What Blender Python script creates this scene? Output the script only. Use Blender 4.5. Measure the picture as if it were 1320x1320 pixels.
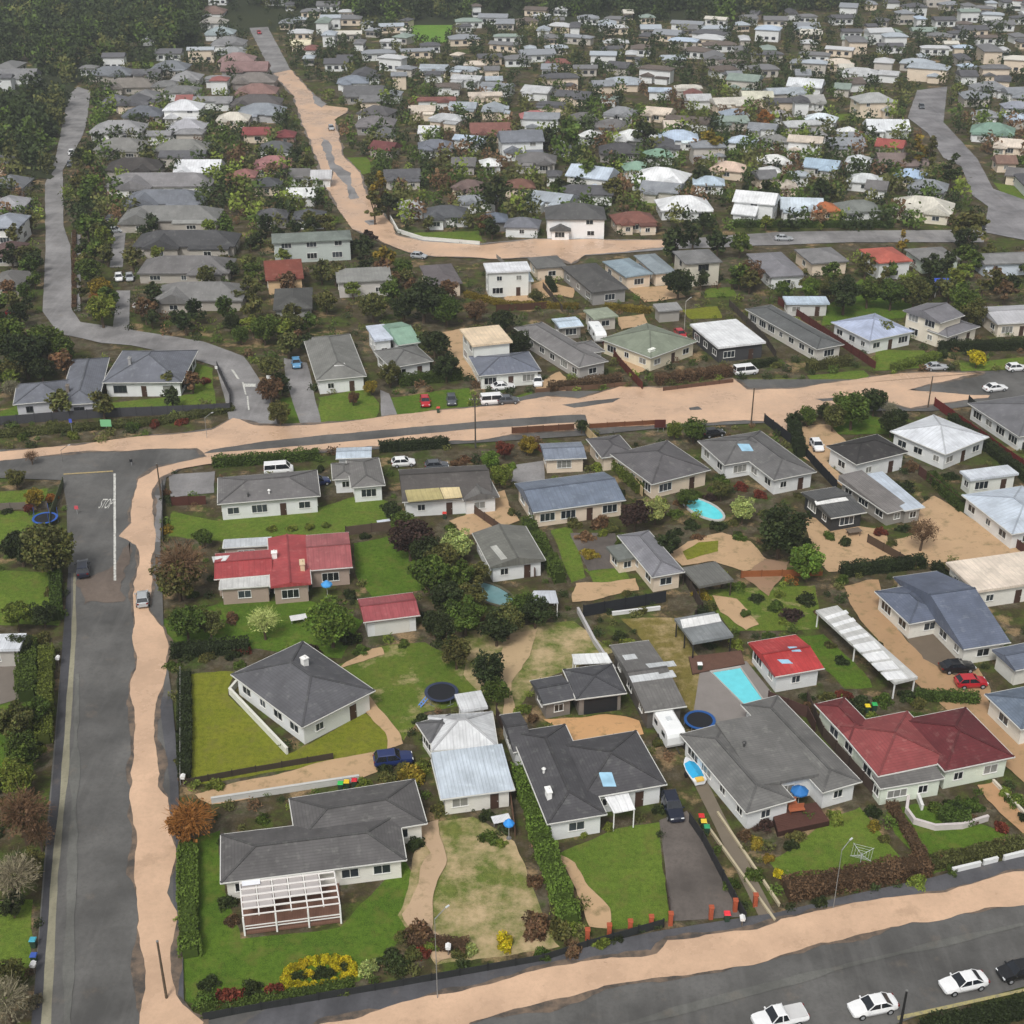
import bpy, math, random
import numpy as np
from mathutils import Vector, Matrix, noise
R = math.radians
for o in list(bpy.data.objects): bpy.data.objects.remove(o)
SC = bpy.context.scene
COL = SC.collection
# ---------------------------------------------------------------- camera, sky, sun, exposure
CAM_H, F_PX, HALF, PITCH = 100.0, 1772.0, 660.0, R(28.05)
cd = bpy.data.cameras.new("camera"); cam = bpy.data.objects.new("camera", cd); COL.objects.link(cam)
cam.location = (0, 0, CAM_H); cam.rotation_euler = (math.pi/2 - PITCH, 0, 0)
cd.sensor_width = 36; cd.sensor_height = 36; cd.lens = 36*F_PX/(2*HALF); cd.clip_start = 1; cd.clip_end = 6000
SC.camera = cam
W = bpy.data.worlds.new("World"); SC.world = W; W.use_nodes = True
nt = W.node_tree; bg = nt.nodes['Background']
sky = nt.nodes.new('ShaderNodeTexSky'); sky.sky_type = 'NISHITA'; sky.sun_disc = False
SUN_EL, SUN_AZ = 52, 200
sky.sun_elevation = R(SUN_EL); sky.sun_rotation = R(SUN_AZ); sky.dust_density = 4.0; sky.air_density = 1.0
hs = nt.nodes.new('ShaderNodeHueSaturation'); hs.inputs['Saturation'].default_value = 0.12
nt.links.new(sky.outputs[0], hs.inputs['Color']); nt.links.new(hs.outputs[0], bg.inputs[0]); bg.inputs[1].default_value = 0.10
sd = bpy.data.lights.new("sun", 'SUN'); sd.energy = 1.5; sd.angle = R(14); sd.color = (1, .96, .9)
sun = bpy.data.objects.new("sun", sd); COL.objects.link(sun)
az = R(SUN_AZ); el = R(SUN_EL)
sun.rotation_euler = Vector((math.sin(az)*math.cos(el), math.cos(az)*math.cos(el), math.sin(el))).to_track_quat('Z', 'Y').to_euler()
SC.view_settings.view_transform = 'Standard'; SC.view_settings.look = 'None'; SC.view_settings.gamma = 1
SC.view_settings.exposure = 0.5
SC.render.resolution_x = SC.render.resolution_y = 1024
HAZE = 0.00031

# ---------------------------------------------------------------- helpers
SP, CP = math.sin(PITCH), math.cos(PITCH)
def ray(px, py):
    x = (px-HALF)/F_PX; y = -(py-HALF)/F_PX
    return Vector((x, CP + y*SP, -SP + y*CP))
def at(px, py, h=0.0):
    d = ray(px, py); t = (h-CAM_H)/d.z
    return Vector((d.x*t, d.y*t, h))
def proj(p):
    dx, dy, dz = p[0], p[1], p[2]-CAM_H
    zc = dy*CP - dz*SP; yc = dy*SP + dz*CP
    return (HALF + F_PX*dx/zc, HALF - F_PX*yc/zc) if zc > 1 else (-9999, -9999)
def ppm(p):                                            # pixels per metre at a place
    return F_PX/(p[1]*CP + (CAM_H-p[2])*SP)
def inpoly(x, y, P):
    c = False; j = len(P)-1
    for i in range(len(P)):
        xi, yi = P[i]; xj, yj = P[j]
        if (yi > y) != (yj > y) and x < (xj-xi)*(y-yi)/(yj-yi)+xi: c = not c
        j = i
    return c
def lin(c):
    return tuple(((v/255)/12.92 if v/255 <= .04045 else ((v/255+.055)/1.055)**2.4) for v in c)
def prop(o, label=None, cat=None, group=None, kind=None):
    if label: o['label'] = label
    if cat: o['category'] = cat
    if group: o['group'] = group
    if kind: o['kind'] = kind
    return o
def empty(name, loc):
    o = bpy.data.objects.new(name, None); o.empty_display_size = .3; o.location = loc; COL.objects.link(o); return o
class MB:
    def __init__(s): s.v = []; s.f = []; s.uv = []; s.m = []; s.sm = False
    def face(s, pts, uv=None):
        b = len(s.v); s.v += [tuple(p) for p in pts]; s.f.append(tuple(range(b, b+len(pts))))
        s.uv.append(uv or [(p[0], p[1]) for p in pts])
    def hexa(s, P):                                    # 8 points: bottom 4 ccw, top 4
        for q in ((3,2,1,0), (4,5,6,7), (0,1,5,4), (1,2,6,5), (2,3,7,6), (3,0,4,7)):
            pts = [P[i] for i in q]
            a, b_, c_ = Vector(pts[0]), Vector(pts[1]), Vector(pts[2])
            w = (b_-a).length; h = (c_-b_).length
            s.face(pts, [(0, 0), (w, 0), (w, h), (0, h)])
    def box(s, c, size, rz=0.0):
        ca, sa = math.cos(rz), math.sin(rz); X, Y, Z = [k/2 for k in size]
        def T(x, y, z): return (c[0]+x*ca-y*sa, c[1]+x*sa+y*ca, c[2]+z)
        s.hexa([T(-X,-Y,-Z), T(X,-Y,-Z), T(X,Y,-Z), T(-X,Y,-Z), T(-X,-Y,Z), T(X,-Y,Z), T(X,Y,Z), T(-X,Y,Z)])
    def bar(s, a, b, w, h, up=Vector((0,0,1))):
        a = Vector(a); b = Vector(b); d = (b-a).normalized(); r = d.cross(up)
        if r.length < 1e-4: r = Vector((1,0,0))
        r.normalize(); u = r.cross(d)
        r = r*w/2; u = u*h/2
        s.hexa([a-r-u, a+r-u, b+r-u, b-r-u, a-r+u, a+r+u, b+r+u, b-r+u])
    def tube(s, a, b, r0, r1, n=8, cap=True):
        a = Vector(a); b = Vector(b); d = (b-a).normalized()
        r = d.cross(Vector((0,0,1)))
        if r.length < 1e-3: r = Vector((1,0,0))
        r.normalize(); u = r.cross(d)
        A = [a + (r*math.cos(t)+u*math.sin(t))*r0 for t in [2*math.pi*i/n for i in range(n)]]
        B = [b + (r*math.cos(t)+u*math.sin(t))*r1 for t in [2*math.pi*i/n for i in range(n)]]
        for i in range(n):
            j = (i+1) % n; s.face([A[j], A[i], B[i], B[j]])
        if cap: s.face(A); s.face(B[::-1])
    def mesh(s, name, off=(0,0,0)):
        me = bpy.data.meshes.new(name)
        me.from_pydata([(v[0]-off[0], v[1]-off[1], v[2]-off[2]) for v in s.v], [], s.f)
        ul = me.uv_layers.new(name='UVMap')
        ul.data.foreach_set('uv', [c for f in s.uv for p in f for c in p])
        return me
def link(name, me, mat=None, parent=None, loc=(0,0,0)):
    if mat is not None and len(me.materials) == 0: me.materials.append(mat)
    o = bpy.data.objects.new(name, me); COL.objects.link(o); o.location = loc
    if parent is not None: o.parent = parent
    return o
def part(name, mb, mat, parent):                       # world-space builder -> child of an unrotated root
    off = parent.location if parent.parent is None else Vector(parent.location)+Vector(parent.parent.location)
    return link(name, mb.mesh(name, off), mat, parent)
def solo(name, mb, mat, loc):                          # one-mesh thing, origin at its base
    return link(name, mb.mesh(name, loc), mat, None, loc)
def smooth(me):
    me.polygons.foreach_set('use_smooth', [True]*len(me.polygons)); return me

# ---------------------------------------------------------------- materials
MATS = {}
class N:
    def __init__(s, name):
        s.m = bpy.data.materials.new(name); s.m.use_nodes = True; s.t = s.m.node_tree
        s.b = s.t.nodes['Principled BSDF']
    def n(s, ty, **k):
        x = s.t.nodes.new(ty)
        for a, v in k.items():
            if a.startswith('i_'): x.inputs[a[2:]].default_value = v
            else: setattr(x, a, v)
        return x
    def l(s, a, b): s.t.links.new(a, b)
    def noise(s, scale, detail=4, coord=None, rough=.6):
        x = s.n('ShaderNodeTexNoise'); x.inputs['Scale'].default_value = scale; x.inputs['Detail'].default_value = detail
        x.inputs['Roughness'].default_value = rough
        if coord is not None: s.l(coord, x.inputs['Vector'])
        return x.outputs['Fac']
    def pos(s): return s.n('ShaderNodeNewGeometry').outputs['Position']
    def ramp(s, fac, stops):
        x = s.n('ShaderNodeValToRGB'); cr = x.color_ramp
        while len(cr.elements) < len(stops): cr.elements.new(.5)
        for e, (p, c) in zip(cr.elements, stops):
            e.position = p; e.color = (*c, 1) if len(c) == 3 else c
        s.l(fac, x.inputs[0]); return x.outputs[0]
    def mix(s, fac, a, b, mode='MIX'):
        x = s.n('ShaderNodeMix', data_type='RGBA', blend_type=mode)
        for v, i in ((fac, 0), (a, 6), (b, 7)):
            if isinstance(v, (int, float)): x.inputs[i].default_value = v
            elif isinstance(v, tuple): x.inputs[i].default_value = (*v, 1) if len(v) == 3 else v
            else: s.l(v, x.inputs[i])
        return x.outputs[2]
    def math(s, op, a, b=0.0):
        x = s.n('ShaderNodeMath', operation=op)
        for v, i in ((a, 0), (b, 1)):
            if isinstance(v, (int, float)): x.inputs[i].default_value = v
            else: s.l(v, x.inputs[i])
        return x.outputs[0]
    def bump(s, h, strength, dist=.05):
        x = s.n('ShaderNodeBump'); x.inputs['Strength'].default_value = strength; x.inputs['Distance'].default_value = dist
        s.l(h, x.inputs['Height']); s.l(x.outputs[0], s.b.inputs['Normal'])
    def out(s, col, rough, spec=.5):
        if isinstance(col, tuple): s.b.inputs['Base Color'].default_value = (*col, 1)
        else: s.l(col, s.b.inputs['Base Color'])
        if isinstance(rough, (int, float)): s.b.inputs['Roughness'].default_value = rough
        else: s.l(rough, s.b.inputs['Roughness'])
        s.b.inputs['Specular IOR Level'].default_value = spec
        return s.m
def mul(c, k): return tuple(min(1, v*k) for v in c)
def cached(fn):
    def g(*a):
        k = (fn.__name__,)+a
        if k not in MATS: MATS[k] = fn(*a)
        return MATS[k]
    return g
@cached
def m_plain(c, rough=.6, spec=.4):
    n = N('paint'); c = lin(c); f = n.noise(.9, 5, n.pos())
    return n.out(n.mix(f, mul(c, .86), mul(c, 1.08)), rough, spec)
@cached
def m_roof(c, kind='tile'):
    n = N('roof_'+kind); c = lin(c); p = n.pos()
    uv = n.n('ShaderNodeUVMap').outputs[0]; sx = n.n('ShaderNodeSeparateXYZ'); n.l(uv, sx.inputs[0])
    big = n.noise(.35, 5, p); fine = n.noise(5, 3, p)
    col = n.mix(n.ramp(big, [(.3, (0,0,0)), (.7, (1,1,1))]), mul(c, .66), mul(c, 1.22)); col = n.mix(n.math('MULTIPLY', fine, .55), col, mul(c, .8))
    st = n.n('ShaderNodeMapping'); st.inputs['Scale'].default_value = (1.6, .16, 1); n.l(uv, st.inputs[0])
    streak = n.noise(1.4, 4, st.outputs[0])
    col = n.mix(n.ramp(streak, [(.48, (0,0,0)), (.72, (.45,.45,.45))]), col, mul(c, .62))
    lich = n.noise(1.1, 6, p)
    col = n.mix(n.ramp(lich, [(.55, (0,0,0)), (.72, (.5,.5,.5))]), col, mul((c[0]+.08, c[1]+.085, c[2]+.07), 1.1))
    if kind == 'metal':
        w = n.math('SINE', n.math('MULTIPLY', sx.outputs[0], 2*math.pi/.76)); r = .42
        seam = n.math('GREATER_THAN', w, .86); col = n.mix(n.math('MULTIPLY', seam, .35), col, mul(c, .6)); hgt = n.math('POWER', n.math('ABSOLUTE', w), 6.0)
    else:
        fr = n.math('FRACT', n.math('MULTIPLY', sx.outputs[1], 1/.36)); r = .72
        line = n.math('LESS_THAN', fr, .2); col = n.mix(n.math('MULTIPLY', line, .4), col, mul(c, .5)); hgt = fr
    n.bump(hgt, .5, .04)
    return n.out(col, r, .35)
@cached
def m_wall(c, kind='board'):
    n = N('wall_'+kind); c = lin(c); p = n.pos(); sx = n.n('ShaderNodeSeparateXYZ'); n.l(p, sx.inputs[0])
    f = n.noise(.7, 5, p); col = n.mix(f, mul(c, .92), mul(c, 1.16))
    if kind == 'board':
        fr = n.math('FRACT', n.math('MULTIPLY', sx.outputs[2], 1/.2)); n.bump(fr, .6, .03)
        col = n.mix(n.math('MULTIPLY', n.math('LESS_THAN', fr, .14), .35), col, mul(c, .45))
    if kind == 'brick':
        b = n.n('ShaderNodeTexBrick'); b.inputs['Scale'].default_value = 2.2
        b.inputs['Color1'].default_value = (*mul(c, 1.1), 1); b.inputs['Color2'].default_value = (*mul(c, .75), 1); b.inputs['Mortar'].default_value = (*mul(c, .6), 1)
        n.l(n.n('ShaderNodeUVMap').outputs[0], b.inputs['Vector']); col = n.mix(.7, col, b.outputs[0])
    dirt = n.noise(2.5, 5, p); col = n.mix(n.ramp(dirt, [(.6, (0,0,0)), (.85, (.25,.25,.25))]), col, lin((120, 110, 95)))
    return n.out(col, .7, .3)
@cached
def m_glass(c=(40, 46, 52)):
    n = N('window_glass'); f = n.noise(.6, 2, n.pos()); c = lin(c)
    return n.out(n.mix(f, mul(c, .5), mul(c, 1.5)), .08, .6)
@cached
def m_grass(a, b, silt=0.0):
    n = N('grass'); p = n.pos(); a = lin(a); b = lin(b)
    f1 = n.noise(.16, 6, p, .65); f2 = n.noise(1.5, 5, p, .7); f3 = n.noise(9, 3, p)
    col = n.mix(n.ramp(f1, [(.38, (0,0,0)), (.62, (1,1,1))]), a, b)
    col = n.mix(n.ramp(f2, [(.4, (0,0,0)), (.68, (.85,.85,.85))]), col, mul(a, .5)); col = n.mix(n.ramp(f3, [(.42, (0,0,0)), (.7, (.6,.6,.6))]), col, mul(b, 1.5))
    worn = n.noise(.5, 6, p, .7); col = n.mix(n.ramp(worn, [(.5, (0,0,0)), (.68, (.6,.6,.6))]), col, lin((108, 104, 56)))
    if silt > 0:
        s = n.noise(.22, 8, p, .72); lo = .66-.36*silt
        k = n.ramp(s, [(lo, (0,0,0)), (lo+.2, (.92,.92,.92))])
        col = n.mix(k, col, n.mix(f2, lin((172, 146, 112)), lin((196, 176, 142))))
    n.bump(f3, .6, .08)
    return n.out(col, .95, .1)
@cached
def m_asphalt(c, wet=0.5):
    n = N('asphalt'); p = n.pos(); c = lin(c)
    f1 = n.noise(.12, 6, p, .6); f2 = n.noise(3, 5, p, .7)
    mp = n.n('ShaderNodeMapping'); mp.inputs['Scale'].default_value = (.9, .05, 1); n.l(p, mp.inputs[0])
    f3 = n.noise(1.0, 4, mp.outputs[0])
    col = n.mix(n.ramp(f1, [(.35, (0,0,0)), (.65, (1,1,1))]), mul(c, .58), mul(c, 1.15)); col = n.mix(n.ramp(f2, [(.45, (0,0,0)), (.7, (.45,.45,.45))]), col, mul(c, .5))
    col = n.mix(n.ramp(f3, [(.5, (0,0,0)), (.75, (.3,.3,.3))]), col, mul(c, 1.4))
    d = n.noise(.3, 7, p, .7); col = n.mix(n.ramp(d, [(.58, (0,0,0)), (.8, (.3,.3,.3))]), col, lin((150, 132, 112)))
    rough = n.ramp(n.noise(.2, 4, p), [(.35, (.42,)*3), (.65, (.8,)*3)])
    n.bump(f2, .3, .02)
    return n.out(col, rough, .3)
@cached
def m_flood(c=(214, 180, 151)):
    n = N('flood_water'); p = n.pos(); c = lin(c)
    mp = n.n('ShaderNodeMapping'); mp.inputs['Scale'].default_value = (.5, .5, 1); n.l(p, mp.inputs[0])
    f1 = n.noise(.2, 7, mp.outputs[0], .65); f2 = n.noise(2.2, 6, p, .7)
    col = n.mix(n.ramp(f1, [(.35, (0,0,0)), (.62, (1,1,1))]), mul(c, .72), mul(c, .97)); col = n.mix(n.ramp(f2, [(.45, (0,0,0)), (.75, (.4,.4,.4))]), col, mul(c, .6))
    thin = n.noise(.14, 9, p, .74); col = n.mix(n.ramp(thin, [(.56, (0,0,0)), (.66, (.5,.5,.5))]), col, lin((158, 132, 108)))
    deb = n.noise(1.1, 8, p, .75); col = n.mix(n.ramp(deb, [(.66, (0,0,0)), (.74, (.6,.6,.6))]), col, lin((104, 84, 66)))
    n.bump(n.noise(1.6, 6, p, .65), .2, .05)
    return n.out(col, n.ramp(f1, [(.4, (.22,)*3), (.6, (.5,)*3)]), .4)
@cached
def m_film():
    n = N('wet_silt'); p = n.pos(); f = n.noise(.5, 8, p, .7); g = n.noise(3, 5, p)
    col = n.mix(n.ramp(f, [(.4, (0,0,0)), (.6, (1,1,1))]), lin((70, 67, 64)), lin((128, 110, 94))); col = n.mix(n.math('MULTIPLY', g, .4), col, lin((80, 70, 60)))
    return n.out(col, .3, .4)
@cached
def m_silt(c=(198, 166, 130)):
    n = N('silt'); p = n.pos(); c = lin(c)
    f1 = n.noise(.3, 7, p, .65); f2 = n.noise(4, 5, p)
    col = n.mix(f1, mul(c, .66), mul(c, 1.1)); col = n.mix(n.math('MULTIPLY', f2, .4), col, mul(c, .68))
    g = n.noise(.6, 6, p, .7); col = n.mix(n.ramp(g, [(.52, (0,0,0)), (.68, (.65,.65,.65))]), col, lin((104, 98, 62)))
    n.bump(f2, .3, .04)
    return n.out(col, .62, .3)
@cached
def m_ground():
    n = N('suburban_ground'); p = n.pos()
    f1 = n.noise(.09, 7, p, .7); f2 = n.noise(.55, 7, p, .72); f3 = n.noise(3.5, 5, p, .7); f4 = n.noise(.16, 7, p, .68)
    col = n.ramp(f1, [(.3, lin((58, 74, 32))), (.42, lin((80, 94, 40))), (.5, lin((82, 72, 52))), (.56, lin((104, 96, 82))), (.63, lin((70, 86, 38))), (.75, lin((56, 72, 30)))])
    col = n.mix(n.ramp(f2, [(.42, (0,0,0)), (.6, (.75,.75,.75))]), col, lin((58, 50, 38)))
    col = n.mix(n.ramp(f4, [(.56, (0,0,0)), (.64, (.8,.8,.8))]), col, n.mix(f2, lin((176, 148, 112)), lin((140, 118, 90))))
    col = n.mix(n.ramp(f3, [(.45, (0,0,0)), (.7, (.7,.7,.7))]), col, lin((52, 56, 32)))
    n.bump(f3, .6, .12)
    return n.out(col, .95, .1)
@cached
def m_hill():
    n = N('forest_floor'); p = n.pos(); f = n.noise(.05, 7, p, .7)
    return n.out(n.mix(f, lin((34, 42, 30)), lin((66, 70, 46))), .95, .1)
@cached
def m_leaf():
    n = N('foliage'); oi = n.n('ShaderNodeObjectInfo'); at_ = n.n('ShaderNodeAttribute', attribute_name='tint')
    col = n.mix(1.0, oi.outputs['Color'], at_.outputs['Color'], 'MULTIPLY')
    m = n.out(col, .7, .2)
    return m
@cached
def m_bark(c=(92, 78, 64)):
    n = N('bark'); c = lin(c); f = n.noise(4, 6, n.pos()); n.bump(f, .6, .05)
    return n.out(n.mix(f, mul(c, .55), mul(c, 1.2)), .9, .2)
@cached
def m_wood(c):
    n = N('timber'); c = lin(c); p = n.pos(); f = n.noise(1.2, 5, p); g = n.noise(14, 3, p)
    uv = n.n('ShaderNodeUVMap').outputs[0]; sx = n.n('ShaderNodeSeparateXYZ'); n.l(uv, sx.inputs[0])
    fr = n.math('FRACT', n.math('MULTIPLY', sx.outputs[0], 1/.16))
    col = n.mix(f, mul(c, .65), mul(c, 1.2)); col = n.mix(n.math('MULTIPLY', g, .4), col, mul(c, .6))
    col = n.mix(n.math('MULTIPLY', n.math('LESS_THAN', fr, .12), .7), col, mul(c, .25)); n.bump(fr, .4, .03)
    return n.out(col, .8, .2)
@cached
def m_pool(c=(110, 214, 226)):
    n = N('pool_water'); p = n.pos(); c = lin(c); f = n.noise(1.2, 4, p)
    n.bump(n.noise(3, 4, p), .25, .05)
    return n.out(n.mix(f, mul(c, .8), mul(c, 1.1)), .08, .5)
@cached
def m_car(c):
    n = N('car_paint'); c = lin(c); m = n.out(n.mix(n.noise(2, 4, n.pos()), mul(c, .9), mul(c, 1.05)), .3, .5)
    n.b.inputs['Coat Weight'].default_value = .6; n.b.inputs['Coat Roughness'].default_value = .08
    return m
@cached
def m_mark(c):
    n = N('road_paint'); c = lin(c); f = n.noise(3, 6, n.pos(), .7)
    return n.out(n.mix(n.ramp(f, [(.35, (.75,)*3), (.55, (0,0,0))]), c, lin((112, 110, 106))), .7, .3)
@cached
def m_concrete(c):
    n = N('concrete'); p = n.pos(); c = lin(c); f = n.noise(.5, 6, p, .7); g = n.noise(6, 4, p)
    col = n.mix(f, mul(c, .7), mul(c, 1.15)); col = n.mix(n.math('MULTIPLY', g, .3), col, mul(c, .6))
    return n.out(col, .8, .3)

# ---------------------------------------------------------------- ground sheets
SHEETS = []; SNAME = []; ZI = [0]
def hillz(x, y):
    y0 = 655 + max(0, x-40)*.55 - max(0, -x-60)*.25
    t = max(0, y-y0)
    return min(.00055*t*t, .16*t) if t > 0 else 0.0
def gz(x, y):
    z = 0.0
    for P, zz, bb in SHEETS:
        if bb[0] <= x <= bb[1] and bb[2] <= y <= bb[3] and zz > z and inpoly(x, y, P): z = zz
    return z
def sheet(name, px, mat, jag=0.0, label=None, step=1.2, seed=0, dz=.002, grow=0.0):
    ZI[0] += dz; z = ZI[0] + .004
    P = [at(x, y) for x, y in px]; out = []
    sg = 1 if sum(P[i].x*P[(i+1) % len(P)].y-P[(i+1) % len(P)].x*P[i].y for i in range(len(P))) < 0 else -1
    for i, a in enumerate(P):
        b = P[(i+1) % len(P)]; L = (b-a).length; k = max(1, min(140, int(L/step/.6))) if jag > 0 else 1
        nrm = Vector((-(b-a).y, (b-a).x, 0)).normalized() if L > 0 else Vector((1,0,0))
        for j in range(k):
            q = a.lerp(b, j/k)
            if jag > 0:
                w = noise.noise(Vector((q.x*.13+seed, q.y*.13, 3.1)))*1.3 + noise.noise(Vector((q.x*.45, q.y*.45+seed, 7.7)))*.5 + noise.noise(Vector((q.x*1.7, q.y*1.7, seed)))*.22
                q = q + nrm*(w*jag + sg*grow)
            out.append((q.x, q.y))
    me = bpy.data.meshes.new(name); me.from_pydata([(x, y, z) for x, y in out], [], [tuple(range(len(out)))])
    if me.polygons[0].normal.z < 0: me.flip_normals()
    o = link(name, me, mat); prop(o, label, None, None, 'structure')
    xs = [p[0] for p in out]; ys = [p[1] for p in out]
    SHEETS.append((out, z+(5 if name in ('road', 'flood_water') else 0)*0, (min(xs), max(xs), min(ys), max(ys)))); SNAME.append(name); return o

# ---------------------------------------------------------------- foliage
def np_mesh(name, V, nq, tint=None):
    me = bpy.data.meshes.new(name); n = len(V)
    me.vertices.add(n); me.vertices.foreach_set('co', V.astype(np.float32).ravel())
    me.loops.add(n); me.loops.foreach_set('vertex_index', np.arange(n, dtype=np.int32))
    me.polygons.add(nq); me.polygons.foreach_set('loop_start', np.arange(0, n, 4, dtype=np.int32))
    me.update(calc_edges=True)
    if tint is not None:
        ca = me.color_attributes.new('tint', 'FLOAT_COLOR', 'POINT')
        c = np.ones((n, 4), np.float32); c[:, :3] = tint; ca.data.foreach_set('color', c.ravel())
    return me
def leaves(rs, C, size, flat=.0, nbias=None):
    n = len(C)
    a = rs.normal(size=(n, 3)); a /= np.linalg.norm(a, axis=1)[:, None]
    b = rs.normal(size=(n, 3)); b -= a*(a*b).sum(1)[:, None]; b /= np.linalg.norm(b, axis=1)[:, None]
    if np.ndim(size) == 0: size = np.full(n, size)
    sz = (size*rs.uniform(.6, 1.35, n))[:, None]
    V = np.stack([C-a*sz-b*sz*.6, C+a*sz-b*sz*.6, C+a*sz+b*sz*.6, C-a*sz+b*sz*.6], 1).reshape(-1, 3)
    return V
def blobcloud(rs, blobs, per, size):
    C = []; T = []
    for (c, r, t) in blobs:
        d = rs.normal(size=(per, 3)); d /= np.linalg.norm(d, axis=1)[:, None]
        rad = r*rs.uniform(.45, 1.08, per)**.6
        C.append(np.array(c)+d*rad[:, None]*np.array([1, 1, .85]))
        tt = t*rs.uniform(.72, 1.28, (per, 1)); T.append(tt*np.array([1, 1, 1])*np.stack([rs.uniform(.9, 1.18, per), np.ones(per), rs.uniform(.8, 1.1, per)], 1))
    C = np.concatenate(C); T = np.concatenate(T)
    return leaves(rs, C, size), np.repeat(T, 4, 0)
def crown_mesh(seed, style='round', nb=44, per=92, size=.052):
    rs = np.random.RandomState(seed); blobs = []
    for i in range(nb):
        d = rs.normal(size=3); d /= np.linalg.norm(d); k = rs.uniform(.35, .86)
        p = d*k
        if style == 'round': sc = (1, 1, .85); r = rs.uniform(.2, .36)
        if style == 'tall':
            z = rs.uniform(-1, 1.05); w = .62*(1-(.5+.5*z)**2.2*.75); an = rs.uniform(0, 6.28); q = w*rs.uniform(.4, 1)
            p = np.array([q*math.cos(an), q*math.sin(an), z*1.25]); sc = (1, 1, 1); r = rs.uniform(.16, .28)
        if style == 'spread': sc = (1.05, 1.05, .6); r = rs.uniform(.18, .32)
        if style == 'bush':
            sc = (1, 1, .7); r = rs.uniform(.25, .4)
        p = p*np.array(sc)
        if style == 'bush': p[2] = abs(p[2])
        p += rs.normal(size=3)*.05
        blobs.append((p, r, rs.uniform(.55, 1.4)))
    V, T = blobcloud(rs, blobs, per, size)
    return np_mesh('crown', V, len(V)//4, T)
def twig_mesh(seed, n=900, leafy=420):
    rs = np.random.RandomState(seed); V = []; T = []
    def stick(a, b, w):
        a = np.array(a); b = np.array(b); d = b-a; u = np.cross(d, rs.normal(size=3)); u /= np.linalg.norm(u)+1e-9
        V.extend([a-u*w, a+u*w, b+u*w*.4, b-u*w*.4])
    for i in range(n):
        d = rs.normal(size=3); d[2] = abs(d[2])*.8-.15; d /= np.linalg.norm(d); k = rs.uniform(.15, .7)
        a = d*k; e = a+(d+rs.normal(size=3)*.45)*rs.uniform(.18, .34); stick(a, e, .009)
        t = rs.uniform(.8, 1.6); T += [[t, t, t]]*4
    C = rs.normal(size=(leafy, 3)); C /= np.linalg.norm(C, axis=1)[:, None]; C *= rs.uniform(.3, 1, leafy)[:, None]; C[:, 2] *= .8
    LV = leaves(rs, C, .05); LT = np.repeat(rs.uniform(.5, 1.2, (leafy, 1))*np.ones((1, 3)), 4, 0)
    V = np.concatenate([np.array(V), LV]); T = np.concatenate([np.array(T), LT])
    return np_mesh('crown', V, len(V)//4, T)
def trunk_mesh(seed):                                   # unit: ground at z=0, crown centre at z=1
    rs = random.Random(seed); b = MB(); p = Vector((0, 0, 0)); r = .085
    top = Vector((rs.uniform(-.06, .06), rs.uniform(-.06, .06), .62))
    b.tube(p, top, r, r*.7, 7)
    for i in range(5):
        a = i*1.26+rs.uniform(-.3, .3); e = top+Vector((math.cos(a)*.38, math.sin(a)*.38, rs.uniform(.3, .55)))
        b.tube(top-Vector((0, 0, .08)), e, r*.5, r*.15, 5)
        e2 = e+Vector((math.cos(a+.7)*.25, math.sin(a+.7)*.25, .18)); b.tube(e, e2, r*.15, r*.05, 4)
    me = b.mesh('trunk'); me.materials.append(m_bark()); return me
CR = {'round': [crown_mesh(s, 'round') for s in (1, 2, 3, 4)], 'spread': [crown_mesh(s, 'spread') for s in (11, 12, 13)],
      'tall': [crown_mesh(s, 'tall') for s in (21, 22, 23)], 'bush': [crown_mesh(s, 'bush', 20, 80, .075) for s in (31, 32, 33, 34)],
      'twig': [twig_mesh(s) for s in (41, 42, 43)],
      'far': [crown_mesh(s, 'round', 20, 34, .1) for s in (51, 52, 53, 54)], 'fartall': [crown_mesh(s, 'tall', 20, 32, .1) for s in (55, 56)]}
for L in CR.values():
    for me in L: me.materials.append(m_leaf())
TR = [trunk_mesh(s) for s in range(4)]
TREES = []; SHRUBS = []
RN = random.Random(7)
LEAFC = {'dark': (44, 54, 27), 'green': (66, 82, 32), 'bright': (84, 106, 40), 'olive': (78, 80, 42), 'pale': (142, 154, 92), 'brown': (92, 72, 52), 'orange': (132, 88, 42),
         'red': (96, 48, 36), 'yellow': (160, 148, 28), 'lime': (94, 106, 42), 'grey': (112, 108, 88), 'purple': (52, 40, 36), 'gold': (116, 102, 36)}
ADJ = {'dark': 'dark green', 'green': 'mid green', 'bright': 'bright green', 'olive': 'olive green', 'pale': 'pale green', 'brown': 'brown', 'orange': 'orange autumn', 'red': 'reddish',
       'yellow': 'yellow', 'lime': 'yellow green', 'grey': 'greyish bare', 'purple': 'dark purple', 'gold': 'golden'}
def leafcol(c, rn=None):
    rn = rn or RN; k = rn.uniform(.85, 1.15); c = lin(LEAFC[c]); k *= 1.15; return (c[0]*k*rn.uniform(.93, 1.07), c[1]*k, c[2]*k, 1)
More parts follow.
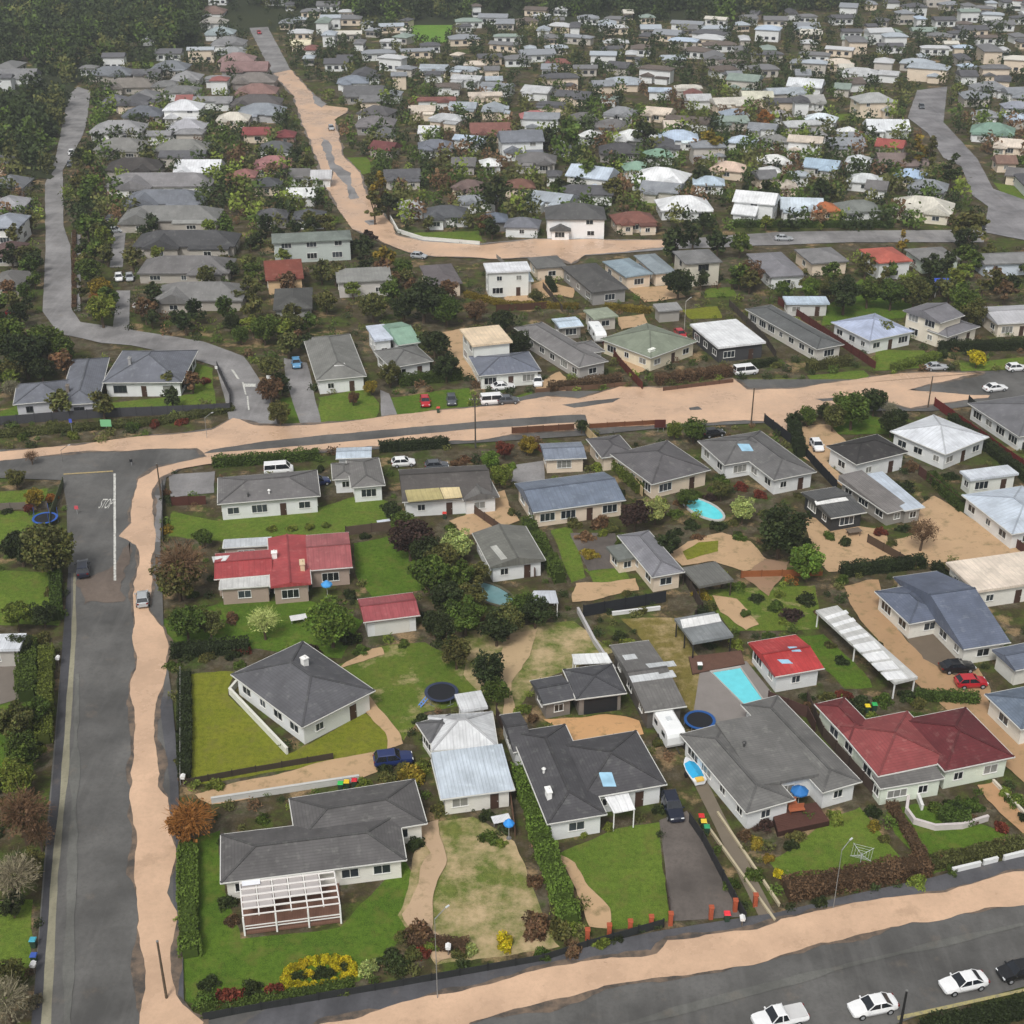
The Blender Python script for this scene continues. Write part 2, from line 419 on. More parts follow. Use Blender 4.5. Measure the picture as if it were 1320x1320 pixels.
def tree(cx, cy, r, c='green', style='round', where='', far=False, hk=1.35):
    P = at(cx, cy, 4); Rm = r/ppm(P)
    if style == 'tall': hk = 1.9
    hc = Rm*hk; P = at(cx, cy, hc); base = (P.x, P.y, hillz(P.x, P.y))
    root = empty('bare_tree' if style == 'twig' else 'tree', base)
    key = ('fartall' if style == 'tall' else 'far') if far else style
    cr = link('crown', RN.choice(CR[key]), None, root, (0, 0, hc)); cr.color = leafcol(c)
    cr.scale = (Rm*RN.uniform(.92, 1.1), Rm*RN.uniform(.92, 1.1), Rm*RN.uniform(.9, 1.05)*(.8 if style == 'tall' else 1)); cr.rotation_euler = (0, 0, RN.uniform(0, 6.28))
    tr = link('trunk', RN.choice(TR), None, root); tr.scale = (Rm, Rm, hc); tr.rotation_euler = (0, 0, RN.uniform(0, 6.28))
    kind = {'tall': 'upright', 'twig': 'thin twiggy', 'spread': 'spreading'}.get(style, 'rounded')
    prop(root, f"{ADJ[c]} {kind} tree {where}".strip(), 'tree'); TREES.append(root); return root
def shrub(cx, cy, r, c='green', where='', style='bush', name='shrub'):
    P = at(cx, cy, .5); Rm = r/ppm(P); P = at(cx, cy, Rm*.5)
    o = link(name, RN.choice(CR[style]), None, None, (P.x, P.y, gz(P.x, P.y))); o.color = leafcol(c)
    o.scale = (Rm, Rm*RN.uniform(.85, 1.1), Rm*RN.uniform(1.0, 1.25)); o.rotation_euler = (0, 0, RN.uniform(0, 6.28))
    prop(o, f"{ADJ[c]} shrub {where}".strip(), 'shrub'); SHRUBS.append(o); return o
def mul255_(c, k): return tuple(int(min(255, v*k)) for v in c)
def hedge(px, w, h, c, label, dens=95, group=None):
    P = [at(x, y) for x, y in px]; rs = np.random.RandomState(int(abs(P[0].x*7+P[0].y*3)) % 9999); C = []; T = []
    for a, b in zip(P, P[1:]):
        L = (b-a).length; n = int(dens*L*(w+2*h)*.55); d = (b-a)/L; nn = Vector((-d.y, d.x, 0))
        n = min(n, 14000)
        t = rs.uniform(-.2, L+.2, n); s = rs.uniform(-1, 1, n); z = rs.uniform(0, 1, n); face = rs.randint(0, 3, n)
        s = np.where(face == 0, s, np.sign(s)*rs.uniform(.8, 1.02, n)); z = np.where(face == 0, rs.uniform(.88, 1.05, n), z)
        lump = np.array([noise.noise(Vector((a.x+d.x*q, a.y+d.y*q, 1))*.7) for q in t])
        wob = 1+.28*lump
        x = a.x+d.x*t+nn.x*s*w/2*wob; y = a.y+d.y*t+nn.y*s*w/2*wob
        C.append(np.stack([x, y, z*h*(1+.22*lump)], 1)); T.append((.78+.5*lump+rs.uniform(-.2, .25, n))[:, None]*np.ones((1, 3)))
    C = np.concatenate(C); T = np.clip(np.concatenate(T), .3, 1.7); base = np.array([P[0].x, P[0].y, 0])
    V = leaves(rs, C-base, .1); me = np_mesh('hedge', V, len(V)//4, np.repeat(T, 4, 0)); me.materials.append(m_leaf())
    o = link('hedge', me, None, None, tuple(base)); o.color = leafcol(c); prop(o, label, 'hedge', group)
    core = MB()
    for a, b in zip(P, P[1:]):
        core.bar(a+Vector((0, 0, h*.42)), b+Vector((0, 0, h*.42)), w*.72, h*.8)
    k = link('branches', core.mesh('branches', base), m_bark(mul255_(LEAFC[c], .8)), o); return o
# ---------------------------------------------------------------- houses
class Wing: pass
def wing(P8, typ='h', eave=2.7, pitch=20, col=None, i=0, kind='tile', over=.5, quadpts=None):
    w = Wing(); w.col = col; w.typ = typ; w.kind = kind
    if quadpts: A, B, C, D = [Vector(p) for p in quadpts]
    else: A, B, C, D = [at(P8[2*k], P8[2*k+1], eave) for k in range(4)]
    u = ((B-A)+(C-D)); u.z = 0; u.normalize(); v = Vector((-u.y, u.x, 0))
    if (C+D-A-B).dot(v) < 0: v = -v
    c = (A+B+C+D)/4
    w.hw = max(1.2, ((B-A).dot(u)+(C-D).dot(u))/4); w.hd = max(1.0, ((D-A).dot(v)+(C-B).dot(v))/4)
    w.u, w.v, w.c = u, v, Vector((c.x, c.y, 0)); w.e = eave-.004*i; w.over = min(over, .25*min(w.hw, w.hd))
    w.tp = math.tan(R(pitch)); return w
def W2(w, a, b, z): return w.c+w.u*a+w.v*b+Vector((0, 0, z))
def ridge_axis(w):
    if w.typ == 'G': return 'v'
    if w.typ in ('g',): return 'u'
    return 'u' if w.hw >= w.hd else 'v'
def roofz(w, p):
    d = Vector((p[0], p[1], 0))-w.c; a = abs(d.dot(w.u)); b = abs(d.dot(w.v))
    if a > w.hw+.01 or b > w.hd+.01: return -1
    if w.typ == 'f': return w.e+.22
    if w.typ == 'm': return w.e+.12+(d.dot(w.v)+w.hd)*w.tp
    if w.typ == 'h': return w.e+.12+w.tp*min(w.hw-a, w.hd-b)
    return w.e+.12+w.tp*((w.hd-b) if ridge_axis(w) == 'u' else (w.hw-a))
def roof_mb(w, b, caps=True):
    e = w.e; hw, hd, t = w.hw, w.hd, .16
    A, B, C, D = [(-hw, -hd), (hw, -hd), (hw, hd), (-hw, hd)]
    P = lambda q, z: W2(w, q[0], q[1], z)
    def slope(pts, ax):                                # uv: along the eave, up the slope
        a = Vector(pts[0]); d = (Vector(pts[1])-a).normalized(); n = d.cross(Vector(pts[2])-a).normalized(); s = n.cross(d)
        b.face(pts, [((Vector(p)-a).dot(d), (Vector(p)-a).dot(s)) for p in pts])
    b.face([P(D, e-t), P(C, e-t), P(B, e-t), P(A, e-t)])
    z1 = e+.12
    if w.typ in ('f', 'm'):
        zb = z1+.1 if w.typ == 'f' else z1+2*hd*w.tp
        zf = z1+.1 if w.typ == 'f' else z1
        T = [P(A, zf), P(B, zf), P(C, zb), P(D, zb)]; slope(T, 0)
        for q, r, k, l in ((A, B, 0, 1), (B, C, 1, 2), (C, D, 2, 3), (D, A, 3, 0)): b.face([P(q, e-t), P(r, e-t), T[l], T[k]])
        return
    ring = [A, B, C, D]
    for k in range(4): q, r = ring[k], ring[(k+1) % 4]; b.face([P(q, e-t), P(r, e-t), P(r, z1), P(q, z1)])
    ax = ridge_axis(w); run = hd if ax == 'u' else hw; rise = run*w.tp; zr = z1+rise
    ins = run if w.typ == 'h' else 0
    if ax == 'u': R0, R1 = (-hw+ins, 0), (hw-ins, 0)
    else: R0, R1 = (0, -hd+ins), (0, hd-ins)
    if ax == 'u':
        slope([P(A, z1), P(B, z1), P(R1, zr), P(R0, zr)], 0); slope([P(C, z1), P(D, z1), P(R0, zr), P(R1, zr)], 0)
        if ins: slope([P(B, z1), P(C, z1), P(R1, zr)], 0); slope([P(D, z1), P(A, z1), P(R0, zr)], 0)
        else: b.face([P(B, z1), P(C, z1), P(R1, zr)]); b.face([P(D, z1), P(A, z1), P(R0, zr)])
    else:
        slope([P(B, z1), P(C, z1), P(R1, zr), P(R0, zr)], 0); slope([P(D, z1), P(A, z1), P(R0, zr), P(R1, zr)], 0)
        if ins: slope([P(A, z1), P(B, z1), P(R0, zr)], 0); slope([P(C, z1), P(D, z1), P(R1, zr)], 0)
        else: b.face([P(A, z1), P(B, z1), P(R0, zr)]); b.face([P(C, z1), P(D, z1), P(R1, zr)])
    w.ridge = (P(R0, zr), P(R1, zr)); w.hips = []
    if ins:
        w.hips = [(P(A, z1), P(R0, zr)), (P(C, z1), P(R1, zr))]
        w.hips += [(P(B, z1), P(R1, zr)), (P(D, z1), P(R0, zr))] if ax == 'u' else [(P(B, z1), P(R0, zr)), (P(D, z1), P(R1, zr))]
    w.gable = None if ins else ((A, D, B, C) if ax == 'u' else (A, B, D, C), (R0, R1), zr, ax)
WINM = {}
GLV = [(40, 46, 52), (30, 34, 38), (58, 64, 70), (128, 128, 124)]
def win_meshes(w, h):
    k = (w, h, RN.choice([0, 0, 1, 1, 2, 3]))
    if k not in WINM:
        b = MB(); f = .07
        b.box((0, -.03, h/2-f/2), (w, .1, f)); b.box((0, -.05, -h/2+f/2), (w+.08, .16, f))
        for x in (-w/2+f/2, w/2-f/2): b.box((x, -.03, 0), (f, .1, h-2*f))
        for x in ([0] if w < 2 else [-w/6, w/6]): b.box((x, -.028, 0), (f*.8, .08, h-2*f))
        g = MB(); g.box((0, .0, 0), (w-2*f, .05, h-2*f))
        fm = b.mesh('window'); gm = g.mesh('pane'); gm.materials.append(m_glass(GLV[k[2]])); WINM[k] = (fm, gm)
    return WINM[k]
FRAME_W = m_plain((226, 226, 222), .5)
FRAME_D = m_plain((70, 70, 72), .5)
def place_window(root, pos, out, w, h, name='window', frame=None):
    fm, gm = win_meshes(w, h); ang = math.atan2(out.y, out.x)+math.pi/2
    if frame is FRAME_D:
        k = ('d', w, h)
        if k not in WINM:
            f2 = fm.copy(); f2.materials.clear(); f2.materials.append(FRAME_D); WINM[k] = f2
        fm = WINM[k]
    elif len(fm.materials) == 0: fm.materials.append(FRAME_W)
    o = link(name, fm, None, root, pos-Vector(root.location)); o.rotation_euler = (0, 0, ang)
    link('pane', gm, None, o); return o
HOUSES = []
def col3(c): return c
def house(label, roof, wall, wings, cat='house', name=None, kind='tile', wkind='board', garage=None, detail=2, door=True, short=None,
          chim=(), vents=(), sky=(), panels=(), open_=False, eave=2.7, gut=(205, 205, 200), dark_frames=False, doorc=(70, 50, 40), quads=None, postc=(230, 230, 228)):
    WS = []
    for i, s in enumerate(wings):
        px = s[0] if isinstance(s[0], (list, tuple)) else s[:8]
        rest = list(s[1:] if isinstance(s[0], (list, tuple)) else s[8:])
        d = dict(zip(('typ', 'eave', 'pitch', 'col'), rest)); d.setdefault('eave', eave)
        WS.append(wing(px, i=i, kind=kind, **d) if not quads else wing(None, i=i, kind=kind, quadpts=quads[i], **d))
    c0 = WS[0].c
    root = empty(name or cat.replace(' ', '_'), (c0.x, c0.y, hillz(c0.x, c0.y)*0))
    prop(root, label, cat); root['_px'] = list(proj(c0)); root['_short'] = short or ''
    # walls
    wb = MB()
    for w in WS:
        if open_: continue
        o = w.over; hw, hd = w.hw-o, w.hd-o
        cs = [(-hw, -hd), (hw, -hd), (hw, hd), (-hw, hd)]; zt = w.e-.16
        for k in range(4):
            a, b_ = cs[k], cs[(k+1) % 4]; L = math.hypot(a[0]-b_[0], a[1]-b_[1])
            wb.face([W2(w, *a, 0), W2(w, *b_, 0), W2(w, *b_, zt), W2(w, *a, zt)], [(0, 0), (L, 0), (L, zt), (0, zt)])
    roofs = {}
    for w in WS:
        key = w.col or roof
        b = roofs.setdefault(key, (MB(), MB()))
        roof_mb(w, b[0])
        if w.typ in 'hgG' and detail >= 2:
            rc = b[1]
            if (w.ridge[0]-w.ridge[1]).length > .3: rc.bar(w.ridge[0]+Vector((0, 0, .03)), w.ridge[1]+Vector((0, 0, .03)), .3, .1)
            for a, b2 in w.hips: rc.bar(a+Vector((0, 0, .02)), b2+Vector((0, 0, .02)), .26, .09)
        if w.typ in 'gG' and not open_:
            (q0, q1, q2, q3), (r0, r1), zr, ax = w.gable; o = w.over*.5
            for (a, c, rr, sg) in ((q0, q1, r0, 1), (q2, q3, r1, -1)):
                sh = (o*sg, 0) if ax == 'u' else (0, o*sg)
                wb.face([W2(w, a[0]+sh[0], a[1]+sh[1], w.e-.17), W2(w, c[0]+sh[0], c[1]+sh[1], w.e-.17), W2(w, rr[0]+sh[0], rr[1]+sh[1], zr-.08)])
    if wb.f: part('wall', wb, m_wall(wall, wkind), root)
    rp = []
    for key, (b, rc) in roofs.items():
        ro = part('roof', b, m_roof(key, kind), root); rp.append(ro)
        if rc.f: part('ridge_cap', rc, m_roof(mul255(key, .86), kind), ro)
    if detail >= 2 and not open_:
        for w in WS:
            g = MB()
            if w.typ in ('f',): continue
            hw, hd = w.hw+.06, w.hd+.06; z = w.e+.03
            cs = [(-hw, -hd), (hw, -hd), (hw, hd), (-hw, hd)]
            sides = range(4) if w.typ in ('h', 'm') else ((0, 2) if ridge_axis(w) == 'u' else (1, 3))
            for k in sides:
                a, b_ = cs[k], cs[(k+1) % 4]; 
                g.bar(W2(w, *a, z-.004*k), W2(w, *b_, z-.004*k), .1, .12)
                if len(list(sides)) == 2: part('gutter', g, m_plain(gut), root); g = MB()
            if g.f: part('gutter', g, m_plain(gut), root)
    # openings
    if detail >= 1 and not open_:
        nd = 0
        for wi, w in enumerate(WS):
            if w.col == 'x': continue
            o = w.over; hw, hd = w.hw-o, w.hd-o
            for side in ('f', 'l', 'r'):
                if side == 'f': L, out = 2*hw, -w.v
                elif side == 'l': L, out = 2*hd, -w.u
                else: L, out = 2*hd, w.u
                if out.y > .35: continue
                n = max(1, int(L/(3.4 if detail >= 2 else 5.2))); hb = 0
                for fl in range(2 if w.e > 4.5 else 1):
                    for k in range(n):
                        t = (k+.5)/n*L-L/2+RN.uniform(-.25, .25)
                        p = (w.c+out*hd+w.u*t) if side == 'f' else (w.c+out*hw+w.v*t)
                        q = p+out*.4
                        if any(x is not w and abs((q-x.c).dot(x.u)) < x.hw-x.over*.4 and abs((q-x.c).dot(x.v)) < x.hd-x.over*.4 for x in WS): continue
                        zc = 1.5+2.75*fl; gd = garage is not None and fl == 0 and wi == garage[0] and side == garage[1] and k == garage[2]
                        if gd:
                            gb = MB(); ang = math.atan2(out.y, out.x)+math.pi/2; gb.box((p.x+out.x*.02, p.y+out.y*.02, 1.06), (min(4.6, L*.8), .08, 2.1), ang)
                            part('garage_door', gb, m_wall(garage[3] if len(garage) > 3 else (214, 214, 208)), root); continue
                        if door and nd == 0 and side == 'f' and fl == 0 and n > 1 and k == n//2 and detail >= 2:
                            nd = 1; db = MB(); ang = math.atan2(out.y, out.x)+math.pi/2; db.box((p.x+out.x*.02, p.y+out.y*.02, 1.05), (.95, .08, 2.05), ang)
                            dd = part('door', db, m_plain(doorc), root)
                            hb_ = MB(); s_ = Vector((math.cos(ang), math.sin(ang), 0)); hb_.box(tuple(p+out*.09+s_*.36+Vector((0, 0, 1.02))), (.14, .07, .05), ang); part('handle', hb_, m_plain((190, 190, 186), .3), dd); continue
                        sz = RN.choice([(1.2, 1.1), (1.8, 1.2), (2.4, 1.4), (1.8, 1.2)])
                        if L < 3: sz = (1.2, 1.1)
                        if w.e < 2.5: sz = (sz[0], 1.1); zc = 1.3
                        place_window(root, p+Vector((0, 0, zc)), out, *sz, frame=FRAME_D if dark_frames else None)
    if open_:
        for w in WS:
            for sx in (-1, 1):
                for k in range(3):
                    b = MB(); q = W2(w, sx*(w.hw-.25), -w.hd+.25+(2*w.hd-.5)*k/2, 0); b.box((q.x, q.y, (w.e-.1)/2), (.14, .14, w.e-.1), math.atan2(w.u.y, w.u.x)); part('post', b, m_plain(postc), root)
    def onroof(px, py):
        best = None
        for w in WS:
            h = w.e+.8
            for _ in range(9):
                P = at(px, py, h); z = roofz(w, P)
                if z < 0: break
                h = z
            if z > 0 and (best is None or P.z > best[0].z): best = (P, w)
        return best
    ro = rp[0]
    for (px, py, sx, sy, sz, c) in chim:
        r = onroof(px, py)
        if r:
            P, w = r; b = MB(); ang = math.atan2(w.u.y, w.u.x); b.box((P.x, P.y, P.z+sz/2-.4), (sx, sy, sz+.8), ang); b.box((P.x, P.y, P.z+sz+.04), (sx+.16, sy+.16, .12), ang)
            b.tube((P.x, P.y, P.z+sz), (P.x, P.y, P.z+sz+.35), .14, .12); part('chimney', b, m_wall(c, 'plain'), ro)
    for (px, py, *c) in vents:
        r = onroof(px, py)
        if r:
            P, w = r; b = MB(); b.tube(P-Vector((0, 0, .2)), P+Vector((0, 0, .55)), .14, .14); b.tube(P+Vector((0, 0, .55)), P+Vector((0, 0, .72)), .26, .1); part('vent', b, m_plain(c[0] if c else (225, 225, 222), .4), ro)
    def onpatch(quad, name, mat, lift=.06):
        pts = []
        r0 = onroof(*[sum(q[i] for q in quad)/4 for i in (0, 1)])
        if not r0: return
        w = r0[1]
        for (x, y) in quad:
            h = r0[0].z
            for _ in range(9):
                P = at(x, y, h); z = roofz(w, P); h = z if z > 0 else h
            pts.append(P+Vector((0, 0, lift)))
        b = MB(); b.hexa([p-Vector((0, 0, .12)) for p in pts]+pts); part(name, b, mat, ro)
    for q in sky: onpatch([(q[0]-q[2]/2-q[4], q[1]+q[3]/2), (q[0]+q[2]/2-q[4]+q[4]*2, q[1]+q[3]/2), (q[0]+q[2]/2, q[1]-q[3]/2), (q[0]-q[2]/2-q[4], q[1]-q[3]/2)] if len(q) > 5 else
                          [(q[0]-q[2]/2+q[4], q[1]+q[3]/2), (q[0]+q[2]/2+q[4], q[1]+q[3]/2), (q[0]+q[2]/2-q[4], q[1]-q[3]/2), (q[0]-q[2]/2-q[4], q[1]-q[3]/2)], 'skylight', m_glass((150, 190, 215)))
    for (quad, c) in panels: onpatch([(quad[0], quad[1]), (quad[2], quad[3]), (quad[4], quad[5]), (quad[6], quad[7])], 'roof_panel', m_roof(c, 'metal'), .05)
    for w in WS: HOUSES.append((w.c.x, w.c.y, max(w.hw, w.hd), root, w))
    return root, WS
def mul255(c, k): return tuple(int(min(255, v*k)) for v in c)

# ---------------------------------------------------------------- vehicles
def ring(b, secs, closed=True):
    n = len(secs[0])
    for s0, s1 in zip(secs, secs[1:]):
        for i in range(n):
            j = (i+1) % n; b.face([s0[i], s0[j], s1[j], s1[i]])
    b.face(secs[0][::-1]); b.face(secs[-1])
CARK = {   # (x, half width, z bottom, z belt) stations front -> rear ; cabin (x at belt front, roof front, roof rear, belt rear) ; roof z ; length
 'sedan': ([(2.25, .62, .38, .62), (2.1, .80, .28, .72), (1.5, .87, .22, .84), (.7, .89, .2, .93), (-.6, .9, .2, .95), (-1.6, .88, .22, .96), (-2.1, .8, .28, .92), (-2.28, .66, .4, .84)], (.95, .2, -1.0, -1.72), 1.45),
 'hatch': ([(1.95, .62, .38, .64), (1.8, .80, .28, .76), (1.25, .85, .22, .9), (.6, .86, .2, .97), (-.6, .87, .2, 1.0), (-1.4, .86, .22, 1.02), (-1.85, .8, .28, 1.0), (-1.98, .7, .4, .9)], (.9, .25, -1.35, -1.85), 1.5),
 'suv': ([(2.25, .7, .45, .8), (2.1, .86, .35, .95), (1.5, .92, .3, 1.05), (.7, .93, .28, 1.1), (-.6, .94, .28, 1.12), (-1.6, .93, .3, 1.12), (-2.1, .88, .36, 1.1), (-2.28, .78, .5, 1.0)], (.85, .2, -1.75, -2.15), 1.75),
 'ute': ([(2.55, .7, .45, .8), (2.4, .86, .35, .95), (1.8, .91, .3, 1.03), (.9, .92, .28, 1.07), (-.5, .92, .28, 1.08), (-.62, .92, .28, 1.08), (-2.4, .9, .36, 1.06), (-2.5, .88, .5, 1.02)], (1.15, .5, -.35, -.6), 1.72),
 'van': ([(2.4, .7, .42, .8), (2.25, .86, .32, 1.0), (1.9, .92, .28, 1.15), (.9, .93, .26, 1.2), (-.6, .93, .26, 1.2), (-1.6, .93, .28, 1.2), (-2.25, .92, .34, 1.2), (-2.35, .9, .45, 1.15)], (1.95, 1.3, -2.2, -2.3), 1.98)}
CARM = {}
def car_meshes(kind, c):
    k = (kind, c)
    if k in CARM: return CARM[k]
    st, (bf, rf, rr, br), zr = CARK[kind]; paint = m_car(c); glass = m_glass((30, 34, 40)); P = []
    b = MB(); secs = []
    for (x, hw, z0, z1) in st:
        zm = (z0+z1)/2
        secs.append([(x, -hw*.86, z0), (x, -hw, zm-.06), (x, -hw*.99, zm+.08), (x, -hw*.9, z1), (x, 0, z1+.035), (x, hw*.9, z1), (x, hw*.99, zm+.08), (x, hw, zm-.06), (x, hw*.86, z0), (x, 0, z0)])
    ring(b, secs); P.append(('body', b, paint, []))
    def zb(x):
        for (a, c_) in zip(st, st[1:]):
            if a[0] >= x >= c_[0]: t = (a[0]-x)/(a[0]-c_[0]); return a[3]+(c_[3]-a[3])*t
        return st[-1][3]
    hw = .8 if kind in ('sedan', 'hatch') else .86; hr = hw*.8 if kind != 'van' else hw*.9
    g = MB(); g.hexa([(bf, -hw, zb(bf)-.02), (bf, hw, zb(bf)-.02), (br, hw, zb(br)-.02), (br, -hw, zb(br)-.02), (rf, -hr, zr-.06), (rf, hr, zr-.06), (rr, hr, zr-.06), (rr, -hr, zr-.06)]); P.append(('cabin_glass', g, glass, []))
    r = MB(); r.hexa([(rf+.03, -hr-.02, zr-.07), (rf+.03, hr+.02, zr-.07), (rr-.03, hr+.02, zr-.07), (rr-.03, -hr-.02, zr-.07), (rf-.08, -hr+.08, zr), (rf-.08, hr-.08, zr), (rr+.1, hr-.08, zr), (rr+.1, -hr+.08, zr)]); P.append(('roof', r, paint, []))
    pl = MB()
    for s in (-1, 1):
        mx = (rf+rr)/2
        for (xa, xb_) in ((bf, rf), (br, rr), (mx, mx)): pl.bar((xa, s*(hw+.005), zb(xa)-.02), (xb_, s*(hr+.012), zr-.06), .09, .05, Vector((0, 1, 0)))
    P.append(('pillar', pl, paint, []))
    xw = (st[0][0]*.62, st[-1][0]*.6)
    for x in xw:
        for s in (-1, 1):
            t = MB(); t.tube((x, s*.70, .33), (x, s*.92, .33), .33, .33, 14); q = MB(); q.tube((x, s*.915, .33), (x, s*.935, .33), .2, .18, 10)
            P.append(('wheel', t, m_plain((22, 22, 22), .8), [('rim', q, m_plain((150, 152, 155), .3))]))
    for s in (-1, 1):
        h = MB(); h.box((st[1][0]+.03, s*.58, st[1][3]-.1), (.2, .32, .13)); P.append(('headlight', h, m_plain((225, 228, 230), .15), []))
        h = MB(); h.box((st[-2][0]-.1, s*.62, st[-2][3]-.12), (.2, .26, .16)); P.append(('tail_light', h, m_plain((120, 18, 16), .2), []))
        h = MB(); h.box((bf-.1, s*(hw+.16), zb(bf)+.04), (.12, .2, .14)); P.append(('wing_mirror', h, paint, []))
    if kind == 'ute':
        h = MB(); h.box((-1.5, 0, 1.1), (1.75, 1.6, .05)); P.append(('tray_cover', h, m_plain((200, 200, 200) if sum(c) > 500 else (25, 25, 27)), []))
    out = []
    for nm, mb, mt, subs in P:
        me = mb.mesh(nm); me.materials.append(mt); ss = []
        for n2, m2, t2 in subs: e = m2.mesh(n2); e.materials.append(t2); ss.append((n2, e))
        out.append((nm, me, ss))
    CARM[k] = out; return out
CARC = {'white': (232, 233, 234), 'black': (24, 25, 28), 'blue': (28, 44, 92), 'red': (176, 30, 42), 'silver': (170, 174, 178), 'grey': (78, 82, 88), 'navy': (24, 30, 48), 'lightblue': (96, 150, 190)}
def car(px, py, qx, qy, c, kind, label, cat='car', group=None):
    P = at(px, py, .7); Q = at(qx, qy, .7); d = Q-P; ang = math.atan2(d.y, d.x)
    root = empty('parked_van' if kind == 'van' else 'parked_car', (P.x, P.y, gz(P.x, P.y))); root.rotation_euler = (0, 0, ang)
    for nm, me, subs in car_meshes(kind, CARC[c]):
        o = link(nm, me, None, root)
        for n2, m2 in subs: link(n2, m2, None, o)
    prop(root, label, cat, group); return root

# ---------------------------------------------------------------- fences, walls, poles
def fence(px, h, c, label, name='wooden_fence', cat='fence', thick=.07, posts=True, step=2.6, zbase=0, capc=None):
    P = [at(x, y) for x, y in px]; root = empty(name, P[0]); prop(root, label, cat)
    b = MB(); pm = None; n = 0
    for a, q in zip(P, P[1:]):
        d = (q-a); L = d.length; d.normalize(); ang = math.atan2(d.y, d.x)
        k = max(1, int(L/step))
        for i in range(k):                              # one bay at a time, each a touch out of line
            s = a+d*(L*i/k); e = a+d*(L*(i+1)/k); hh = h+RN.uniform(-.04, .04)
            b.hexa([s+Vector((-d.y, d.x, 0))*t+Vector((0, 0, z)) for z in (0,) for t in (-thick/2,)]+[e+Vector((-d.y, d.x, 0))*(-thick/2), e+Vector((-d.y, d.x, 0))*(thick/2), s+Vector((-d.y, d.x, 0))*(thick/2)]
                   +[s+Vector((-d.y, d.x, 0))*(-thick/2)+Vector((0, 0, hh)), e+Vector((-d.y, d.x, 0))*(-thick/2)+Vector((0, 0, hh)), e+Vector((-d.y, d.x, 0))*(thick/2)+Vector((0, 0, hh)), s+Vector((-d.y, d.x, 0))*(thick/2)+Vector((0, 0, hh))])
            if posts and n < 95:
                if pm is None:
                    t = MB(); t.box((0, 0, (h+.12)/2), (.14, .14, h+.12)); pm = t.mesh('post'); pm.materials.append(m_wood(mul255(c, .85)))
                o = link('post', pm, None, root, s-P[0]); o.rotation_euler = (0, 0, ang); n += 1
    part('boards' if posts else 'wall', b, m_wood(c) if posts else m_concrete(c), root)
    return root
def low_wall(px, h, c, label, thick=.25, name='garden_wall'): 
    P = [at(x, y) for x, y in px]; b = MB()
    for i, (a, q) in enumerate(zip(P, P[1:])):
        d = (q-a).normalized(); b.bar(a+Vector((0, 0, h/2-.003*i))-d*thick*.4, q+Vector((0, 0, h/2-.003*i))+d*thick*.4, thick, h)
        b.bar(a+Vector((0, 0, h+.03-.003*i))-d*thick*.45, q+Vector((0, 0, h+.03-.003*i))+d*thick*.45, thick+.08, .07)
    o = solo(name, b, m_concrete(c), P[0]); prop(o, label, 'wall'); return o
def pole(px, py, topy, label, kind='utility', c=(96, 84, 70), arm=True):
    P = at(px, py); h = 1.0
    while proj((P.x, P.y, h))[1] > topy and h < 14: h += .1
    root = empty('utility_pole' if kind == 'utility' else 'street_lamp', (P.x, P.y, gz(P.x, P.y))); prop(root, label, 'utility pole' if kind == 'utility' else 'street lamp')
    b = MB(); b.tube((P.x, P.y, 0), (P.x, P.y, h), .14 if kind == 'utility' else .045, .1 if kind == 'utility' else .028, 10)
    part('pole', b, m_bark(c) if kind == 'utility' else m_plain(c, .4), root)
    if kind == 'utility':
        if not arm:
            k = MB(); k.tube((P.x, P.y, h), (P.x, P.y, h+.06), .13, .12, 10); part('pole_cap', k, m_plain((120, 120, 118)), root); return root
        a = MB(); a.box((P.x, P.y-.14, h-.5), (1.9, .1, .13)); ca = part('crossarm', a, m_bark(c), root)
        for s in (-.85, -.4, .4, .85):
            q = MB(); q.tube((P.x+s, P.y-.14, h-.43), (P.x+s, P.y-.14, h-.24), .05, .035, 8); part('insulator', q, m_plain((210, 205, 196), .2), ca)
    else:
        a = MB(); a.tube((P.x, P.y, h-.1), (P.x+.9, P.y+.9, h+.35), .05, .04, 8); part('arm', a, m_plain(c, .4), root)
        q = MB(); q.box((P.x+1.1, P.y+1.1, h+.36), (.42, .16, .09), .785); part('lamp_head', q, m_plain((200, 204, 206), .3), root)
    return root
def box_at(P, size, c, name, label, cat, rz=0, mat=None):
    b = MB(); b.box((P.x, P.y, P.z+size[2]/2), size, rz); o = solo(name, b, mat or m_plain(c), P); prop(o, label, cat); return o
def bin_(px, py, lid, label):
    P = at(px, py, .5); P.z = gz(P.x, P.y); root = empty('wheelie_bin', P); prop(root, label, 'bin')
    b = MB(); s0, s1 = .22, .29; b.hexa([P+Vector((x*s, y*s, z)) for s, z in ((s0, .05), (s1, 1.0)) for x, y in ((-1, -1), (1, -1), (1, 1), (-1, 1))]); part('body', b, m_plain((44, 66, 50)), root)
    l = MB(); l.hexa([P+Vector((x*s, y*s, z)) for s, z in ((.33, 1.0), (.27, 1.1)) for x, y in ((-1, -1), (1, -1), (1, 1), (-1, 1))]); part('lid', l, m_plain(lid, .4), root)
    for sx in (-1, 1):
        w = MB(); w.tube(P+Vector((sx*.2, .24, .1)), P+Vector((sx*.27, .24, .1)), .1, .1, 10); part('wheel', w, m_plain((20, 20, 20)), root)
